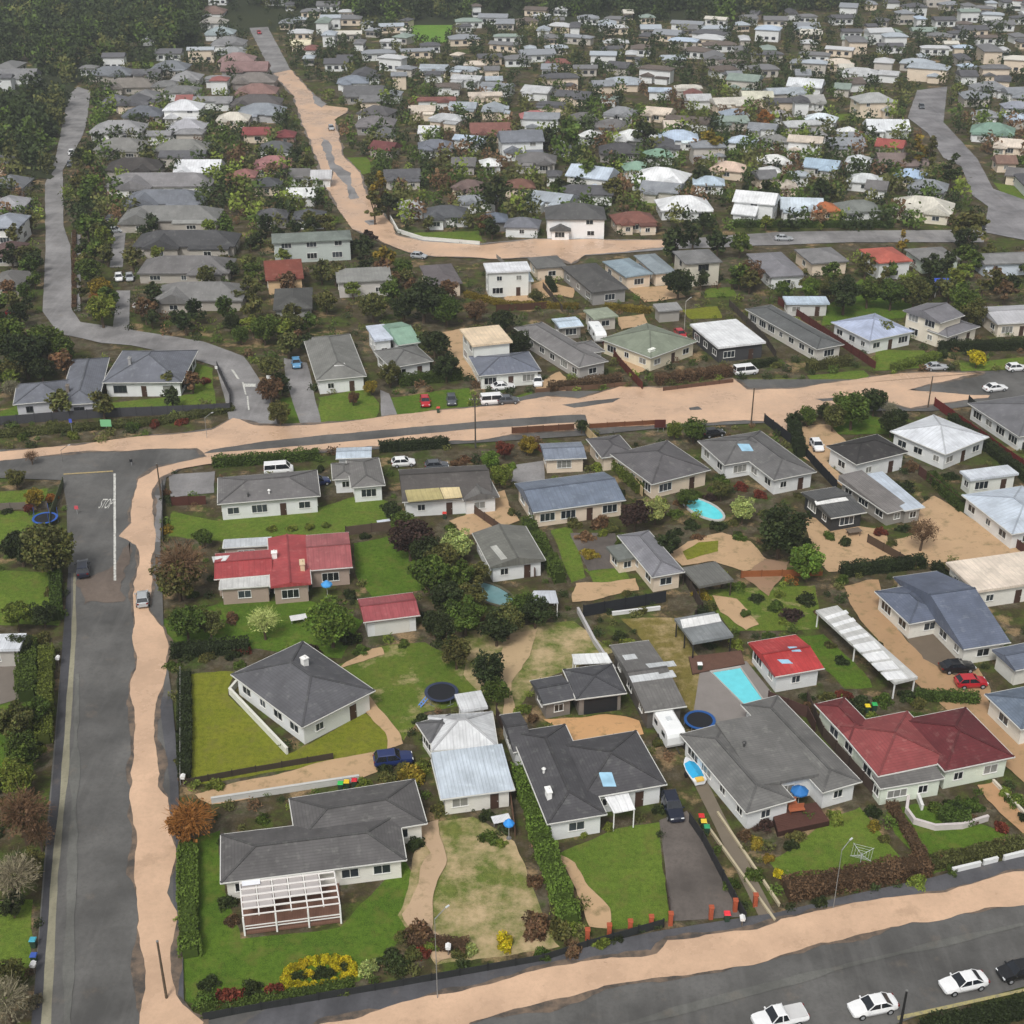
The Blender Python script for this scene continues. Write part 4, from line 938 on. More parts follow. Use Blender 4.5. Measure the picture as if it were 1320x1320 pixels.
house('grey slate hip roofed house with two wings left of the junction', (110, 113, 122), (196, 196, 202), [[20,521,92,516,90,489,19,497,'h',2.8,20], [90,522,137,519,131,462,80,465,'h',2.8,20]], chim=[(88,505,.5,1.0,1.2,(120,112,104))], dark_frames=True, short='two winged grey house left of the junction')
house('grey slate hip roofed house inside the street bend with white garage door', (110, 113, 122), WH, [[147,498,249,489,241,456,144,449,'h',2.9,20]], garage=(0,'f',3), dark_frames=True, chim=[(168,470,.5,.8,1.3,(150,150,150))], short='grey house inside the street bend')
house('grey hip roofed white house with bay front beside grey driveway', (124, 124, 120), WH, [[409,491,473,485,450,431,390,436,'h',2.9,18]], panels=[([431,472,446,471,444,468,430,469],(228,228,226))], short='grey hip roofed house above the street')
house('old house with green upper roof and grey lower roof', (116, 116, 114), WH, [[500,476,553,466,540,444,486,452,'h',2.8,18], [503,447,533,443,527,414,500,418,'g',3.6,12,(134,164,146)], [478,440,502,438,500,418,476,421,'f',3.8,3,(200,208,222)]], short='green and grey roofed old house')
house('two storey cream roofed house above flooded street with grey lower roof', (230, 208, 178), (220, 222, 216), [[606,446,662,442,642,419,595,426,'f',5.6,2], [616,483,704,480,675,452,606,462,'h',2.8,16,(112,117,130)]], kind='metal', short='two storey cream roofed house')
house('large grey roofed house with side gable beside brown fence', (122, 120, 120), (176, 172, 168), [[722,481,763,469,718,413,686,417,'h',2.9,18], [728,462,778,452,764,440,722,444,'h',2.85,17]], short='large grey house beside the brown fence')
house('light blue roofed shed behind the large grey house', (196, 212, 226), (150, 146, 140), [[720,424,752,420,742,409,713,411,'g',2.6,6]], kind='metal', cat='shed', door=False, short='light blue roofed shed')
house('green grey hip roofed house with cream walls above flooded street', (128, 136, 120), (222, 212, 188), [[821,469,882,446,850,412,792,431,'h',2.9,18]], chim=[(840,452,1.4,.6,.3,(225,228,220))], short='green grey roofed house')
house('black walled house with flat white roof', (228, 230, 232), (66, 66, 68), [[928,450,985,441,951,413,887,418,'f',3.2,2]], kind='metal', short='flat white roofed black house')
house('long dark green grey roofed house beside red brown fence', (96, 98, 98), (206, 202, 194), [[1038,454,1077,446,1004,392,975,396,'h',2.8,15]], kind='metal', short='long dark house beside the fence')
house('white house with pale lilac blue iron roof and white back edge', (176, 186, 210), WH, [[1118,445,1170,425,1136,407,1075,411,'h',2.9,16]], kind='metal', short='lilac blue roofed house')
house('two storey cream house with grey gables beside street hedge', (120, 119, 124), (226, 218, 202), [[1205,421,1239,407,1200,391,1172,397,'g',5.2,16], [1209,437,1262,424,1238,410,1208,424,'h',2.8,15]], short='two storey cream house')
house('cream house with pale grey roof at right edge above the street', (186, 186, 190), (226, 216, 200), [[1290,418,1350,415,1332,393,1254,397,'g',2.9,10]], kind='metal', short='pale grey roofed cream house')
house('pale blue flat roofed garage behind red brown fence', (196, 212, 228), (200, 200, 196), [[1014,392,1068,392,1066,383,1008,383,'f',2.8,2]], kind='metal', cat='garage', short='pale blue flat roofed garage')
house('grey hip roofed white house behind garden trees, left of the terracotta roof', (128, 127, 132), WH, [[992,358,1047,354,1000,326,963,327,'h',3,16]], detail=1, short='grey hip roofed white house')
house('mid grey hip roofed pale house touching the terracotta roofed house', (126, 125, 126), CR_, [[1058,340,1102,336,1064,320,1012,322,'h',3,16]], detail=1, short='mid grey roofed house')
house('white house with terracotta red hip roof near the right street', (178, 96, 82), WH, [[1127,340,1180,336,1147,319,1113,321,'h',4.2,18]], detail=1, short='terracotta roofed house')
house('grey roofed house with pale green awning right of the terracotta roof', (128, 127, 126), (206, 216, 204), [[1190,338,1238,334,1215,319,1164,321,'h',3,15]], detail=1, short='grey house with the pale green awning')
house('grey gabled blue white house at right edge near the far cross street', (130, 130, 130), (204, 214, 226), [[1275,341,1345,338,1320,325,1245,328,'g',3,14]], detail=1, short='grey gabled blue white house')
house('white modern two storey house above sandy yard', (226, 228, 232), (220, 222, 218), [[626,352,684,349,680,338,624,340,'f',5.8,2], [630,366,686,362,684,352,628,354,'f',3,2,(196,208,216)]], kind='metal', short='white modern two storey house')
house('dark grey hip roofed cream house below the flooded bend', (106, 106, 104), CR_, [[690,347,731,343,718,330,681,332,'h',3,18]], detail=1, short='small dark hip roofed cream house')
house('dark grey steep hip roofed house beside sandy yards', (84, 83, 82), (150, 148, 146), [[754,378,803,374,775,338,732,344,'h',3,20]], detail=1, short='dark steep roofed house')
house('blue grey hip roofed pale house facing sandy yard', (138, 154, 164), CR_, [[800,358,838,354,815,332,783,337,'h',3,16]], detail=1, short='blue grey roofed pale house')
house('second blue grey roofed house right of its twin', (140, 150, 156), CR_, [[846,354,872,350,845,328,815,329,'h',3,16]], detail=1, short='second blue grey house')
house('two storey beige house with grey hip roof and dark windows', (118, 118, 118), (202, 196, 182), [[884,341,940,337,905,322,866,324,'h',5.4,17]], detail=1, dark_frames=True, short='two storey beige house')
house('long two storey green grey house left of the flooded bend', (118, 126, 120), (184, 192, 188), [[352,314,455,309,450,297,348,302,'h',5.0,14]], detail=1, short='long green grey house')
house('red brick roofed cream house below the long green house', (122, 66, 54), (222, 190, 150), [[342,362,391,359,388,337,340,340,'g',3.4,22]], detail=1, short='red tile roofed cream house')
house('dark slate roofed house below the red tile roof', (82, 82, 80), (150, 150, 146), [[356,400,406,398,400,371,350,373,'h',3,18]], detail=1, short='dark slate roofed house')
house('long pale grey flat fronted house above the street trees', (142, 142, 138), (196, 192, 188), [[432,365,506,361,502,347,434,350,'m',3.6,4]], detail=1, kind='metal', short='long pale grey house')
house('brown grey hip roofed cream house right of dark trees', (104, 98, 100), CR_, [[560,368,600,364,578,341,534,343,'h',3,17]], detail=1, short='brown grey hip roofed house')
house('grey shed roof right of the steep dark roof', (150, 150, 150), (160, 156, 150), [[848,402,880,399,872,392,842,394,'m',2.6,5]], detail=0, kind='metal', cat='shed', short='grey shed')
house('green grey low roof right of the light blue shed', (150, 158, 140), (196, 190, 180), [[765,412,795,408,785,396,752,400,'h',2.8,12]], detail=1, short='low green grey house')
house('small white roofed shed at the left edge beside hedge', (214, 218, 224), (176, 172, 166), [[-40,840,30,838,30,818,-40,820,'f',2.8,2]], kind='metal', cat='shed', short='white roofed shed at the left edge')
# left block of grey hip roofed houses on the rise
LB = [(178,341,297,343,264,366,'mid grey',G3,3), (198,377,314,377,290,402,'broad grey',(122,121,120),3), (172,305,304,307,240,331,'dark charcoal',(76,76,78),3), (155,279,281,281,220,297,'light grey',(126,126,124),3), (158,258,263,258,215,275,'blue grey',(114,118,126),3), (136,235,273,235,205,252,'long pale grey',(132,130,132),3),
      (134,213,206,213,170,231,'black brown',(70,66,64),3), (224,214,284,214,255,234,'white gabled',(222,224,228),3), (121,186,187,186,152,204,'grey bungalow',(128,127,124),3), (198,184,268,188,235,206,'grey winged',(130,130,126),3), (116,168,185,168,150,180,'white and grey',(150,150,152),3), (214,165,263,165,238,178,'pale two storey',(176,176,182),3), (211,145,260,145,236,161,'white boxy',(218,220,224),4),
      (157,145,209,147,184,160,'slate blue',(104,108,116),3), (128,130,165,130,148,144,'small slate',(110,110,116),3), (168,128,204,128,186,137,'white fronted',(120,120,122),3), (132,112,201,110,166,122,'brown grey',(128,122,116),3), (113,88,170,91,142,106,'far slate',(118,122,128),3), (194,88,242,88,218,98,'far grey',(120,124,130),3), (220,100,258,100,240,112,'far pale',(150,150,152),3),
      (-14,236,32,238,8,254,'left edge grey',(116,118,122),3), (-14,264,30,266,8,282,'left edge silver',(160,160,164),3), (-14,290,28,290,8,318,'left edge white',(150,156,166),5), (-14,320,24,322,4,344,'left edge brown',(96,74,72),3), (-14,356,28,360,6,384,'left edge dark',(110,108,106),3)]
def far_house(xc, yb, wpx, roof, wall, label, eave=2.6, typ=None, rot=0.0, dep=None, detail=1, pitch=25, cat='house', short=None):
    P = at(xc, yb); s = ppm(P); w = max(6, wpx/s*1.0); d = dep or min(11, max(7, w*.75)); u = Vector((math.cos(rot), math.sin(rot), 0)); v = Vector((-u.y, u.x, 0))
    o = P+v*d*.5; q = [o-u*w/2-v*d/2, o+u*w/2-v*d/2, o+u*w/2+v*d/2, o-u*w/2+v*d/2]
    qs = [q]; ws = [[[], typ or 'h', eave, pitch]]
    if w > 9:                                           # a projecting wing, some with a lower lean-to
        s_ = RN.choice([-1, 1]); a0 = s_*w*RN.uniform(.18, .3); ww = w*RN.uniform(.16, .22); pr_ = RN.uniform(1.2, 2.6)
        o2 = o+u*a0-v*(d*.5+pr_-d*.3); qs.append([o2-u*ww-v*d*.3, o2+u*ww-v*d*.3, o2+u*ww+v*d*.3, o2-u*ww+v*d*.3]); ws.append([[], RN.choice('hGG'), min(eave, 2.6), pitch])
        if RN.random() < .4: o3 = o-u*s_*w*.25-v*(d*.5+.9); qs.append([o3-u*w*.2-v*1.1, o3+u*w*.2-v*1.1, o3+u*w*.2+v*1.1, o3-u*w*.2+v*1.1]); ws.append([[], 'm', 2.3, 6, mul255(roof, RN.uniform(.8, 1.25))])
    return house(label, roof, wall, ws, quads=qs, detail=detail, short=short, cat=cat, kind='tile' if sum(roof) < 480 else 'metal')
for (x0, y0, x1, y1, xm, yb, nm, rc, e) in LB:
    wl = (224, 224, 222) if 'white' in nm or 'pale' in nm else (172, 166, 158)
    far_house((x0+x1)/2, yb, x1-x0, rc, wl, f"{nm} roofed house {'left of' if x1 < 60 else 'right of'} the upper left street", 2.4 if e < 4 else 4.6, 'g' if 'gabled' in nm else 'h', R(1), short=f"{nm} roofed house", dep=10.5)
def far_mesh(): pass
FARH = [(690,163,42,(176,112,112),WH),(753,165,40,G3,WH),(796,158,44,(138,140,144),WH),(845,158,40,(214,200,184),CR_),(949,160,38,(150,162,176),WH),(633,183,58,(130,88,80),CR_),(674,205,62,(118,122,130),WH),(724,203,22,WH,WH),(755,188,30,WH,WH),(788,176,50,G3,(160,156,150)),
    (810,192,58,WH,(120,120,118)),(875,192,56,(186,202,222),WH),(952,196,40,(186,200,216),WH),(799,210,60,G2,(150,146,142)),(850,214,40,(126,158,138),WH),(823,231,40,(134,164,146),WH),(935,232,50,(214,190,172),CR_),(690,222,58,G3,(176,172,166)),(755,253,64,(190,202,216),(208,206,200)),(846,246,75,(228,230,232),WH),
    (913,251,45,(180,196,210),WH),(670,255,45,(118,84,72),CR_),(885,284,75,(226,228,230),WH),(957,290,35,(224,226,228),WH),(672,307,50,(112,114,122),WH),(640,300,36,(104,112,126),(120,118,116)),(820,301,60,(124,82,72),CR_),(742,309,85,(88,88,88),(232,232,232)),
    (977,138,45,(206,204,186),CR_),(1035,122,50,(214,218,222),WH),(1045,143,45,(160,160,158),WH),(1055,167,45,(216,226,232),WH),(1009,161,24,(160,156,158),WH),(1003,195,38,(134,134,132),WH),(1052,186,32,(140,140,140),WH),(1130,152,55,(172,174,172),CR_),(1098,184,30,WH,WH),(1145,179,60,(220,224,228),WH),(1144,201,40,(156,82,76),(150,140,134)),
    (1000,222,45,(228,228,226),CR_),(995,237,30,WH,CR_),(1055,229,50,(166,186,204),(190,190,186)),(1104,222,36,(206,210,214),WH),(1165,226,70,(122,108,104),(190,180,170)),(1168,241,45,(170,192,218),CR_),(1112,248,50,(200,204,206),WH),(1193,257,55,(134,138,144),(170,170,168)),(1127,257,28,G3,WH),(1110,286,60,(120,124,120),WH),(1185,286,85,(208,204,192),(222,214,196)),
    (969,287,60,(226,228,230),WH),(1033,283,60,(196,208,218),WH),(1067,286,40,(168,100,62),(190,160,130)),(1267,161,38,(150,152,156),WH),(1277,183,60,(122,150,136),WH),(1300,201,45,(222,210,196),CR_),(1297,223,30,(130,104,92),CR_),(1312,150,40,(150,154,166),WH),(1280,126,50,(140,142,146),WH),(1310,240,36,G3,CR_),
    (331,185,40,(138,72,72),CR_),(367,188,30,(124,64,66),(150,120,110)),(355,204,45,(92,94,96),WH),(352,226,55,(158,112,112),(180,170,164)),(315,241,34,(150,104,100),CR_),(345,253,40,(78,80,84),CR_),(386,241,24,G3,WH),(414,243,20,(190,190,192),WH),(483,173,55,(120,116,118),(150,146,142)),(490,204,38,(112,64,64),(170,160,154)),(552,183,30,(214,216,218),WH),(562,203,50,(112,116,126),WH),
    (597,226,35,G3,(170,166,162)),(634,226,20,WH,WH),(388,267,42,WH,(232,232,232)),(398,296,46,(84,86,90),WH),(350,295,46,(88,88,92),(160,156,152)),(531,283,36,(180,180,182),WH),(576,294,64,(86,88,92),WH),(520,243,52,(92,92,96),(196,190,180)),(601,256,48,(110,92,88),(224,212,184)),(298,78,40,(150,152,154),WH),(305,88,50,(150,124,122),CR_),(315,101,66,(138,112,110),(150,146,144)),(327,116,62,(126,120,116),(160,150,146)),(330,131,58,(140,110,104),(150,144,140)),
    (330,146,70,(92,88,88),(140,134,130)),(336,158,66,(140,146,154),(180,180,182)),(300,166,46,(212,206,194),CR_),(283,52,42,(156,168,172),WH),(294,66,48,(130,130,132),WH),(272,24,40,(124,104,96),WH),(275,38,38,(170,166,160),WH),(200,60,38,(178,180,186),WH),(22,110,52,(128,128,130),WH),(388,67,28,(222,214,186),CR_),(455,117,45,(132,140,152),WH),(470,134,60,(104,104,106),(160,156,150)),(480,158,50,(92,90,92),WH),(12,12,30,(170,172,176),WH)]
CN = lambda c: ('white' if min(c) > 200 else 'cream' if c[0] > 195 and c[0] > c[2]+8 else 'pale blue' if c[2] > c[0]+8 and sum(c) > 450 else 'blue grey' if c[2] > c[0]+7 else 'green' if c[1] > c[0]+6 else 'pink red' if c[0] > c[1]+20 and sum(c) > 330 else 'dark red brown' if c[0] > c[1]+18 else 'brown' if c[0] > c[1]+10 else 'pale grey' if sum(c) > 420 else 'mid grey' if sum(c) > 300 else 'dark grey')
def zone(x, y):
    if x < 75: return 'left of the upper left street'
    if y < 330 and x < 352+max(0, (y-95))*.62: return 'between the upper left street and the flooded diagonal road'
    if x > 1215+max(0, y-190)*.6: return 'right of the far right street'
    return 'between the flooded diagonal road and the far right street'
ROT = lambda x: R(2) if x < 480 else R(RN.choice([-6, -3, 4, 0, 8, -24, -20]))
for i, (x, y, w, rc, wc) in enumerate(FARH):
    two = i in (6, 18, 27, 35, 50)
    far_house(x, y, w*.92, rc, wc, f"{CN(rc)} roofed {'two storey ' if two else ''}house {zone(x, y)}", 5.0 if two else 2.6, RN.choice('hhgh'), ROT(x), detail=1 if y > 120 else 0)
# ================================================================ OTHER BUILT THINGS
# pergola in front of the long grey house
A, B, C, D = at(316, 1206, 0), at(440, 1190, 0), at(436, 1122, 0), at(310, 1140, 0)
pr = empty('pergola', (A+B+C+D)/4); prop(pr, 'white slatted pergola roof on posts over a brown deck, in front of grey house', 'pergola')
zt = 2.5; u = (B-A).normalized(); v = (D-A).normalized(); Lu = (B-A).length; Lv = (D-A).length
for i in range(7):
    b = MB(); q = A+u*(Lu*i/6); b.bar(q+Vector((0, 0, zt)), q+v*Lv+Vector((0, 0, zt)), .12, .18); part('rafter', b, m_plain((226, 224, 220)), pr)
for i in range(9):
    b = MB(); q = A+v*(Lv*i/8)+Vector((0, 0, zt+.13)); b.bar(q, q+u*Lu, .2 if i not in (0, 8) else .14, .08); part('slat', b, m_plain((222, 218, 214)), pr)
for i in range(4):
    for j in (0, 1):
        b = MB(); q = A+u*(Lu*i/3)+v*(Lv*j); b.bar(q, q+Vector((0, 0, zt-.09)), .16, .16, Vector((0, 1, 0))); part('post', b, m_plain((228, 228, 226)), pr)
for k in range(0): pass
b = MB(); b.hexa([p+Vector((0, 0, .1)) for p in (A, B, C, D)]+[p+Vector((0, 0, .35)) for p in (A, B, C, D)]); part('deck', b, m_wood((124, 92, 78)), pr)
b = MB(); b.hexa([p+Vector((0, 0, zt+.2)) for p in (A+u*.2+v*Lv*.55, A+u*2+v*Lv*.55, A+u*2+v*Lv*.95, A+u*.2+v*Lv*.95)]+[p+Vector((0, 0, zt+.25)) for p in (A+u*.2+v*Lv*.55, A+u*2+v*Lv*.55, A+u*2+v*Lv*.95, A+u*.2+v*Lv*.95)]); part('roof_sheet', b, m_plain((232, 234, 240), .3), pr)
b = MB()
for i in range(5):
    for j in range(6):
        if (i == 5) or j == 0 and i > 1: continue
        q = A+u*(Lu*(i+.08)/6)+v*(Lv*(j+1.1)/8)+Vector((0, 0, zt+.05)); b.hexa([q, q+u*(Lu*.84/6), q+u*(Lu*.84/6)+v*(Lv*.8/8), q+v*(Lv*.8/8)]+[k+Vector((0, 0, .02)) for k in (q, q+u*(Lu*.84/6), q+u*(Lu*.84/6)+v*(Lv*.8/8), q+v*(Lv*.8/8))])
part('clear_sheet', b, m_plain((176, 170, 168), .3), pr)
b = MB()
for t in (.5, .85): b.bar(A+Vector((0, 0, .35+t)), B+Vector((0, 0, .35+t)), .06, .1)
part('rail', b, m_plain((225, 225, 222)), pr)
# white canopy on posts, white board shed, deck, garden terrace
def canopy(px, h, c, label, name='porch_canopy', cat='canopy'):
    P = [at(px[2*i], px[2*i+1], h) for i in range(4)]; ce = sum(P, Vector())/4; r = empty(name, (ce.x, ce.y, 0)); prop(r, label, cat)
    b = MB(); b.hexa(P+[p+Vector((0, 0, .1)) for p in P]); part('roof', b, m_roof(c, 'metal'), r)
    for p in P: q = p.lerp(ce, .08); b = MB(); b.bar((q.x, q.y, 0), (q.x, q.y, h), .12, .12, Vector((0, 1, 0))); part('post', b, m_plain((226, 226, 224)), r)
canopy([791,1049,819,1044,808,1018,776,1022], 2.5, (236, 238, 240), 'bright white flat porch canopy beside charcoal roofed house')
canopy([740,857,789,855,782,842,737,844], 2.3, (228, 230, 230), 'white boarded canopy behind the dark double garage')
canopy([680,778,720,778,716,762,688,762], 2.2, (200, 204, 212), 'pale grey garden canopy beside black fence', 'garden_canopy')
def deck(px, h, c, label):
    P = [at(px[2*i], px[2*i+1], h) for i in range(4)]; ce = sum(P, Vector())/4; r = empty('garden_deck', (ce.x, ce.y, 0)); prop(r, label, 'deck')
    b = MB(); n = 14
    for i in range(n):
        a0, a1 = P[0].lerp(P[3], i/n), P[0].lerp(P[3], (i+.9)/n); c0, c1 = P[1].lerp(P[2], i/n), P[1].lerp(P[2], (i+.9)/n)
        b.hexa([q-Vector((0, 0, .08)) for q in (a0, c0, c1, a1)]+[a0, c0, c1, a1])
    part('boards', b, m_wood(c), r); b = MB()
    for q, w in zip(P, P[1:]+P[:1]): b.bar(q-Vector((0, 0, h/2+.05)), w-Vector((0, 0, h/2+.05)), .08, h)
    part('skirt', b, m_wood(mul255(c, .7)), r); return P
deck([1003,1072,1069,1058,1052,1034,994,1042], .7, (92, 62, 54), 'dark brown timber deck in front of large grey house')
deck([893,868,960,855,955,838,888,846], .25, (112, 84, 72), 'brown deck under the open pool shelter')
low_wall([(370,972),(297,895),(318,870)], .9, (222, 222, 212), 'white terrace wall of hip roofed house on olive lawn')
low_wall([(274,1036),(462,1007)], .8, (200, 200, 196), 'long pale concrete wall beside the silted driveway')
low_wall([(1170,1032),(1168,1048),(1178,1062),(1205,1070),(1240,1068),(1272,1058)], .7, (206, 198, 196), 'curved pale garden wall in front of red roofed house')
low_wall([(1182,1028),(1188,1044)], .7, (222, 222, 220), 'short white wall stub inside the curved garden wall')
low_wall([(1228,1126),(1262,1118)], .7, (222, 224, 224), 'white front wall length nearest the brown hedge'); low_wall([(1268,1116),(1284,1112)], .7, (222, 224, 224), 'short middle length of white front wall at bottom right'); low_wall([(1294,1110),(1330,1101)], .7, (222, 224, 224), 'white front wall length at the right edge')
low_wall([(745,790),(766,830),(792,868)], .8, (186, 184, 184), 'grey block wall beside the long corrugated shed')
low_wall([(790,793),(850,786)], .5, (226, 226, 226), 'low white wall under the black fence')
low_wall([(1160,1050),(1195,1118)], .3, (196, 182, 120), 'sandy yellow edging between two front gardens', .18)
low_wall([(1280,1010),(1330,1062)], .5, (214, 206, 190), 'pale kerb wall beside the sandy garden path', .2)
low_wall([(908,1062),(998,1188)], .35, (190, 178, 150), 'left pale edging of narrow lane', .16); low_wall([(925,1050),(1004,1168)], .35, (190, 178, 150), 'right pale edging of narrow lane', .16)
low_wall([(503,282),(513,300),(545,310),(618,316)], .9, (222, 222, 216), 'long white wall along the flooded bend')
BLK = (44, 46, 50); BRN = (96, 52, 42)
for px, h, c, lb in [([(752,795),(858,776)], 1.8, BLK, 'black boarded fence behind the beige house'), ([(0,548),(136,538),(297,531),(297,512),(280,476)], 1.7, (74, 74, 78), 'long charcoal fence round the street bend'), ([(1204,524),(1262,565),(1330,614)], 1.7, (112, 44, 42), 'long dark red fence right of white roofed house'),
    ([(1184,612),(1250,664),(1330,722)], 1.6, (92, 62, 56), 'brown fence between sandy field and pale blue roof'), ([(1003,392),(1060,430),(1128,476)], 1.6, (98, 52, 46), 'red brown fence beside long dark roof'), ([(776,442),(800,472),(828,503)], 1.6, (104, 54, 44), 'red brown fence beside the green grey roof'),
    ([(985,545),(1030,580),(1078,632)], 1.7, BLK, 'black fence beside the skylight house'), ([(210,628),(210,700)], 1.2, (96, 96, 96), 'grey fence beside the pavement corner'), ([(222,652),(266,650)], 1.5, (88, 54, 46), 'short brown fence beside the corner driveway'), ([(446,690),(512,682)], 1.5, (96, 82, 70), 'brown grey fence behind the red roof'),
    ([(233,868),(233,1012)], .9, (150, 150, 146), 'pale fence along the olive lawn pavement'), ([(238,1012),(330,995),(430,978)], .8, (70, 62, 52), 'dark low fence beside the silted driveway'), ([(660,560),(740,555)], 1.3, (104, 70, 52), 'brown front fence beside the small garage'), ([(760,553),(850,548)], 1.0, (120, 78, 54), 'low brown fence along the flooded street'),
    ([(640,925),(672,985),(712,1068)], 1.6, (92, 76, 70), 'brown fence left of the charcoal house'), ([(655,1010),(664,1080)], 1.3, (120, 92, 74), 'short brown fence beside the clipped hedge'), ([(990,905),(1040,925),(1050,945)], 1.6, (90, 66, 60), 'dark fence behind the large grey house'), ([(1040,905),(1060,950),(1130,1030)], 1.5, (88, 74, 66), 'weathered fence between grey and red houses'),
    ([(855,1195),(757,1222),(700,1240),(520,1272),(262,1316)], 1.0, (50, 52, 52), 'long low black fence along the bottom street'), ([(865,1190),(858,1140)], .8, (78, 66, 60), 'short fence at the dark driveway edge'), ([(600,655),(650,690),(690,745)], 1.5, (98, 78, 66), 'brown fence beside blue iron roof'),
    ([(880,745),(905,790),(895,800)], 1.6, (76, 66, 60), 'dark fence beside pool shelter'), ([(955,745),(1060,742)], 1.1, (150, 92, 56), 'orange brown low fence by the vegetable garden'), ([(1118,700),(1180,735)], 1.4, (92, 76, 62), 'short fence beside the sandy field'), ([(812,498),(690,507)], .9, (110, 84, 66), 'low fence in front of large grey house'),
    ([(855,505),(945,494)], .9, (104, 78, 64), 'low brown fence in front of green grey roof'), ([(940,395),(985,440),(1000,462)], 1.5, (84, 76, 70), 'dark fence right of flat white roof'), ([(755,560),(800,605),(828,640)], 1.6, (206, 182, 140), 'tan fence beside large hip roofed house'), ([(1248,520),(1290,560),(1330,590)], 1.5, (52, 54, 52), 'black fence before the right edge grey house'),
    ([(905,1000),(870,948)], 1.7, (60, 56, 54), 'dark fence beside white caravan'), ([(960,1190),(905,1085),(888,1060)], 1.4, (56, 56, 58), 'black fence right of the dark driveway'), ([(640,402),(705,398)], 1.5, (84, 58, 46), 'dark fence behind the cream roof'), ([(700,372),(725,402)], 1.4, (80, 72, 66), 'small fence between sandy yards'),
    ([(650,342),(640,333)], 1.0, (150, 146, 140), 'short fence by the far bend'), ([(-10,658),(62,655)], 1.2, (120, 112, 104), 'grey fence behind the blue trampoline'), ([(82,625),(66,668),(64,730),(76,800)], 1.3, (92, 100, 72), 'green grey fence left of the wide street')]:
    fence(px, h, c, lb)
# pillars, bins, small furniture
for i, (x, y) in enumerate([(757,1213),(785,1207),(812,1202),(839,1196),(864,1192),(916,1184),(947,1175),(973,1168)]):
    P = at(x, y); b = MB(); b.box((P.x, P.y, .75), (.42, .42, 1.5)); b.box((P.x, P.y, 1.55), (.52, .52, .1)); o = solo('fence_pillar', b, m_wall((168, 84, 56), 'brick'), P)
    prop(o, f"orange brick fence pillar {'left' if i < 5 else 'right'} of the dark driveway mouth", 'pillar', 'orange pillars along the front fence')
bin_(439, 1014, (60, 190, 90), 'green lidded bin on the pale wall by the driveway'); bin_(447, 1012, (226, 190, 40), 'yellow lidded bin on the pale wall by the driveway'); bin_(457, 1010, (206, 40, 54), 'red lidded bin on the pale wall by the driveway')
bin_(904, 1056, (206, 50, 50), 'red lidded bin beside the narrow lane'); bin_(907, 1063, (226, 196, 60), 'yellow lidded bin beside the narrow lane'); bin_(911, 1070, (50, 150, 100), 'green lidded bin beside the narrow lane')
bin_(937, 1184, (230, 60, 70), 'red bin at the front fence by the lane'); bin_(1118, 914, (226, 200, 40), 'yellow lidded bin behind the red roofed house'); bin_(1127, 912, (50, 170, 90), 'green lidded bin behind the red roofed house')
bin_(565, 530, (210, 60, 60), 'red bin on the verge of the flooded street'); bin_(573, 665, (206, 50, 40), 'red lidded bin beside yellow roof slope'); bin_(43, 1216, (70, 160, 180), 'blue green bin on the left pavement'); bin_(44, 1236, (60, 90, 170), 'dark blue bin on the left pavement')
bin_(902, 860, (240, 240, 240), 'white lidded bin beside the rectangular pool')
def letterbox(px, py, c, label):
    P = at(px, py); r = empty('letterbox', P); prop(r, label, 'letterbox'); b = MB(); b.box((P.x, P.y, .5), (.12, .12, 1.0)); part('post', b, m_wood((120, 110, 100)), r)
    b = MB(); b.box((P.x, P.y, 1.15), (.45, .5, .3)); b.hexa([P+Vector(q) for q in ((-.27, -.3, 1.3), (.27, -.3, 1.3), (.27, .3, 1.3), (-.27, .3, 1.3), (-.03, -.3, 1.46), (.03, -.3, 1.46), (.03, .3, 1.46), (-.03, .3, 1.46))]); part('box', b, m_plain(c), r)
letterbox(956, 1195, (226, 226, 224), 'white letterbox by the lane mouth'); letterbox(578, 1232, (230, 230, 230), 'white letterbox in the front shrubs'); letterbox(237, 1012, (230, 230, 228), 'white letterbox at the olive lawn corner'); letterbox(76, 858, (228, 228, 228), 'white letterbox on the left pavement'); letterbox(45, 1255, (220, 220, 220), 'pale letterbox at bottom left')
def table(px, py, c, label, w=1.6):
    P = at(px, py); P.z = gz(P.x, P.y); r = empty('garden_table', P); prop(r, label, 'table'); b = MB(); b.box((P.x, P.y, P.z+.74), (w, w*.6, .06), .3); part('tabletop', b, m_wood(c), r)
    for sx in (-1, 1):
        for sy in (-1, 1): b = MB(); b.box((P.x+sx*w*.38, P.y+sy*w*.2, P.z+.355), (.07, .07, .71)); part('leg', b, m_wood(mul255(c, .7)), r)
def bench(px, py, c, label):
    P = at(px, py); P.z = .7; r = empty('garden_bench', P); prop(r, label, 'bench'); b = MB(); b.box((P.x, P.y, P.z+.45), (1.8, .5, .06), .2); part('seat', b, m_wood(c), r); b = MB(); b.box((P.x-.05, P.y+.26, P.z+.75), (1.8, .06, .5), .2); part('backrest', b, m_wood(c), r)
    for s in (-.75, .75): b = MB(); b.box((P.x+s, P.y+s*.2, P.z+.21), (.08, .45, .42), .2); part('leg', b, m_wood(mul255(c, .7)), r)
bench(1016, 1046, (190, 112, 74), 'orange timber bench on the brown deck'); bench(1026, 1054, (176, 104, 72), 'second orange timber bench on the brown deck'); table(646, 1062, (228, 230, 234), 'white garden table beside the clipped hedge', 2.0); table(385, 802, (230, 230, 230), 'white table under the bright green tree', 2.2)
table(1100, 690, (120, 108, 96), 'wooden frame on the sandy yard behind black garage', 2.2); table(495, 678, (220, 226, 236), 'pale table behind the red roofed house', 2.0)
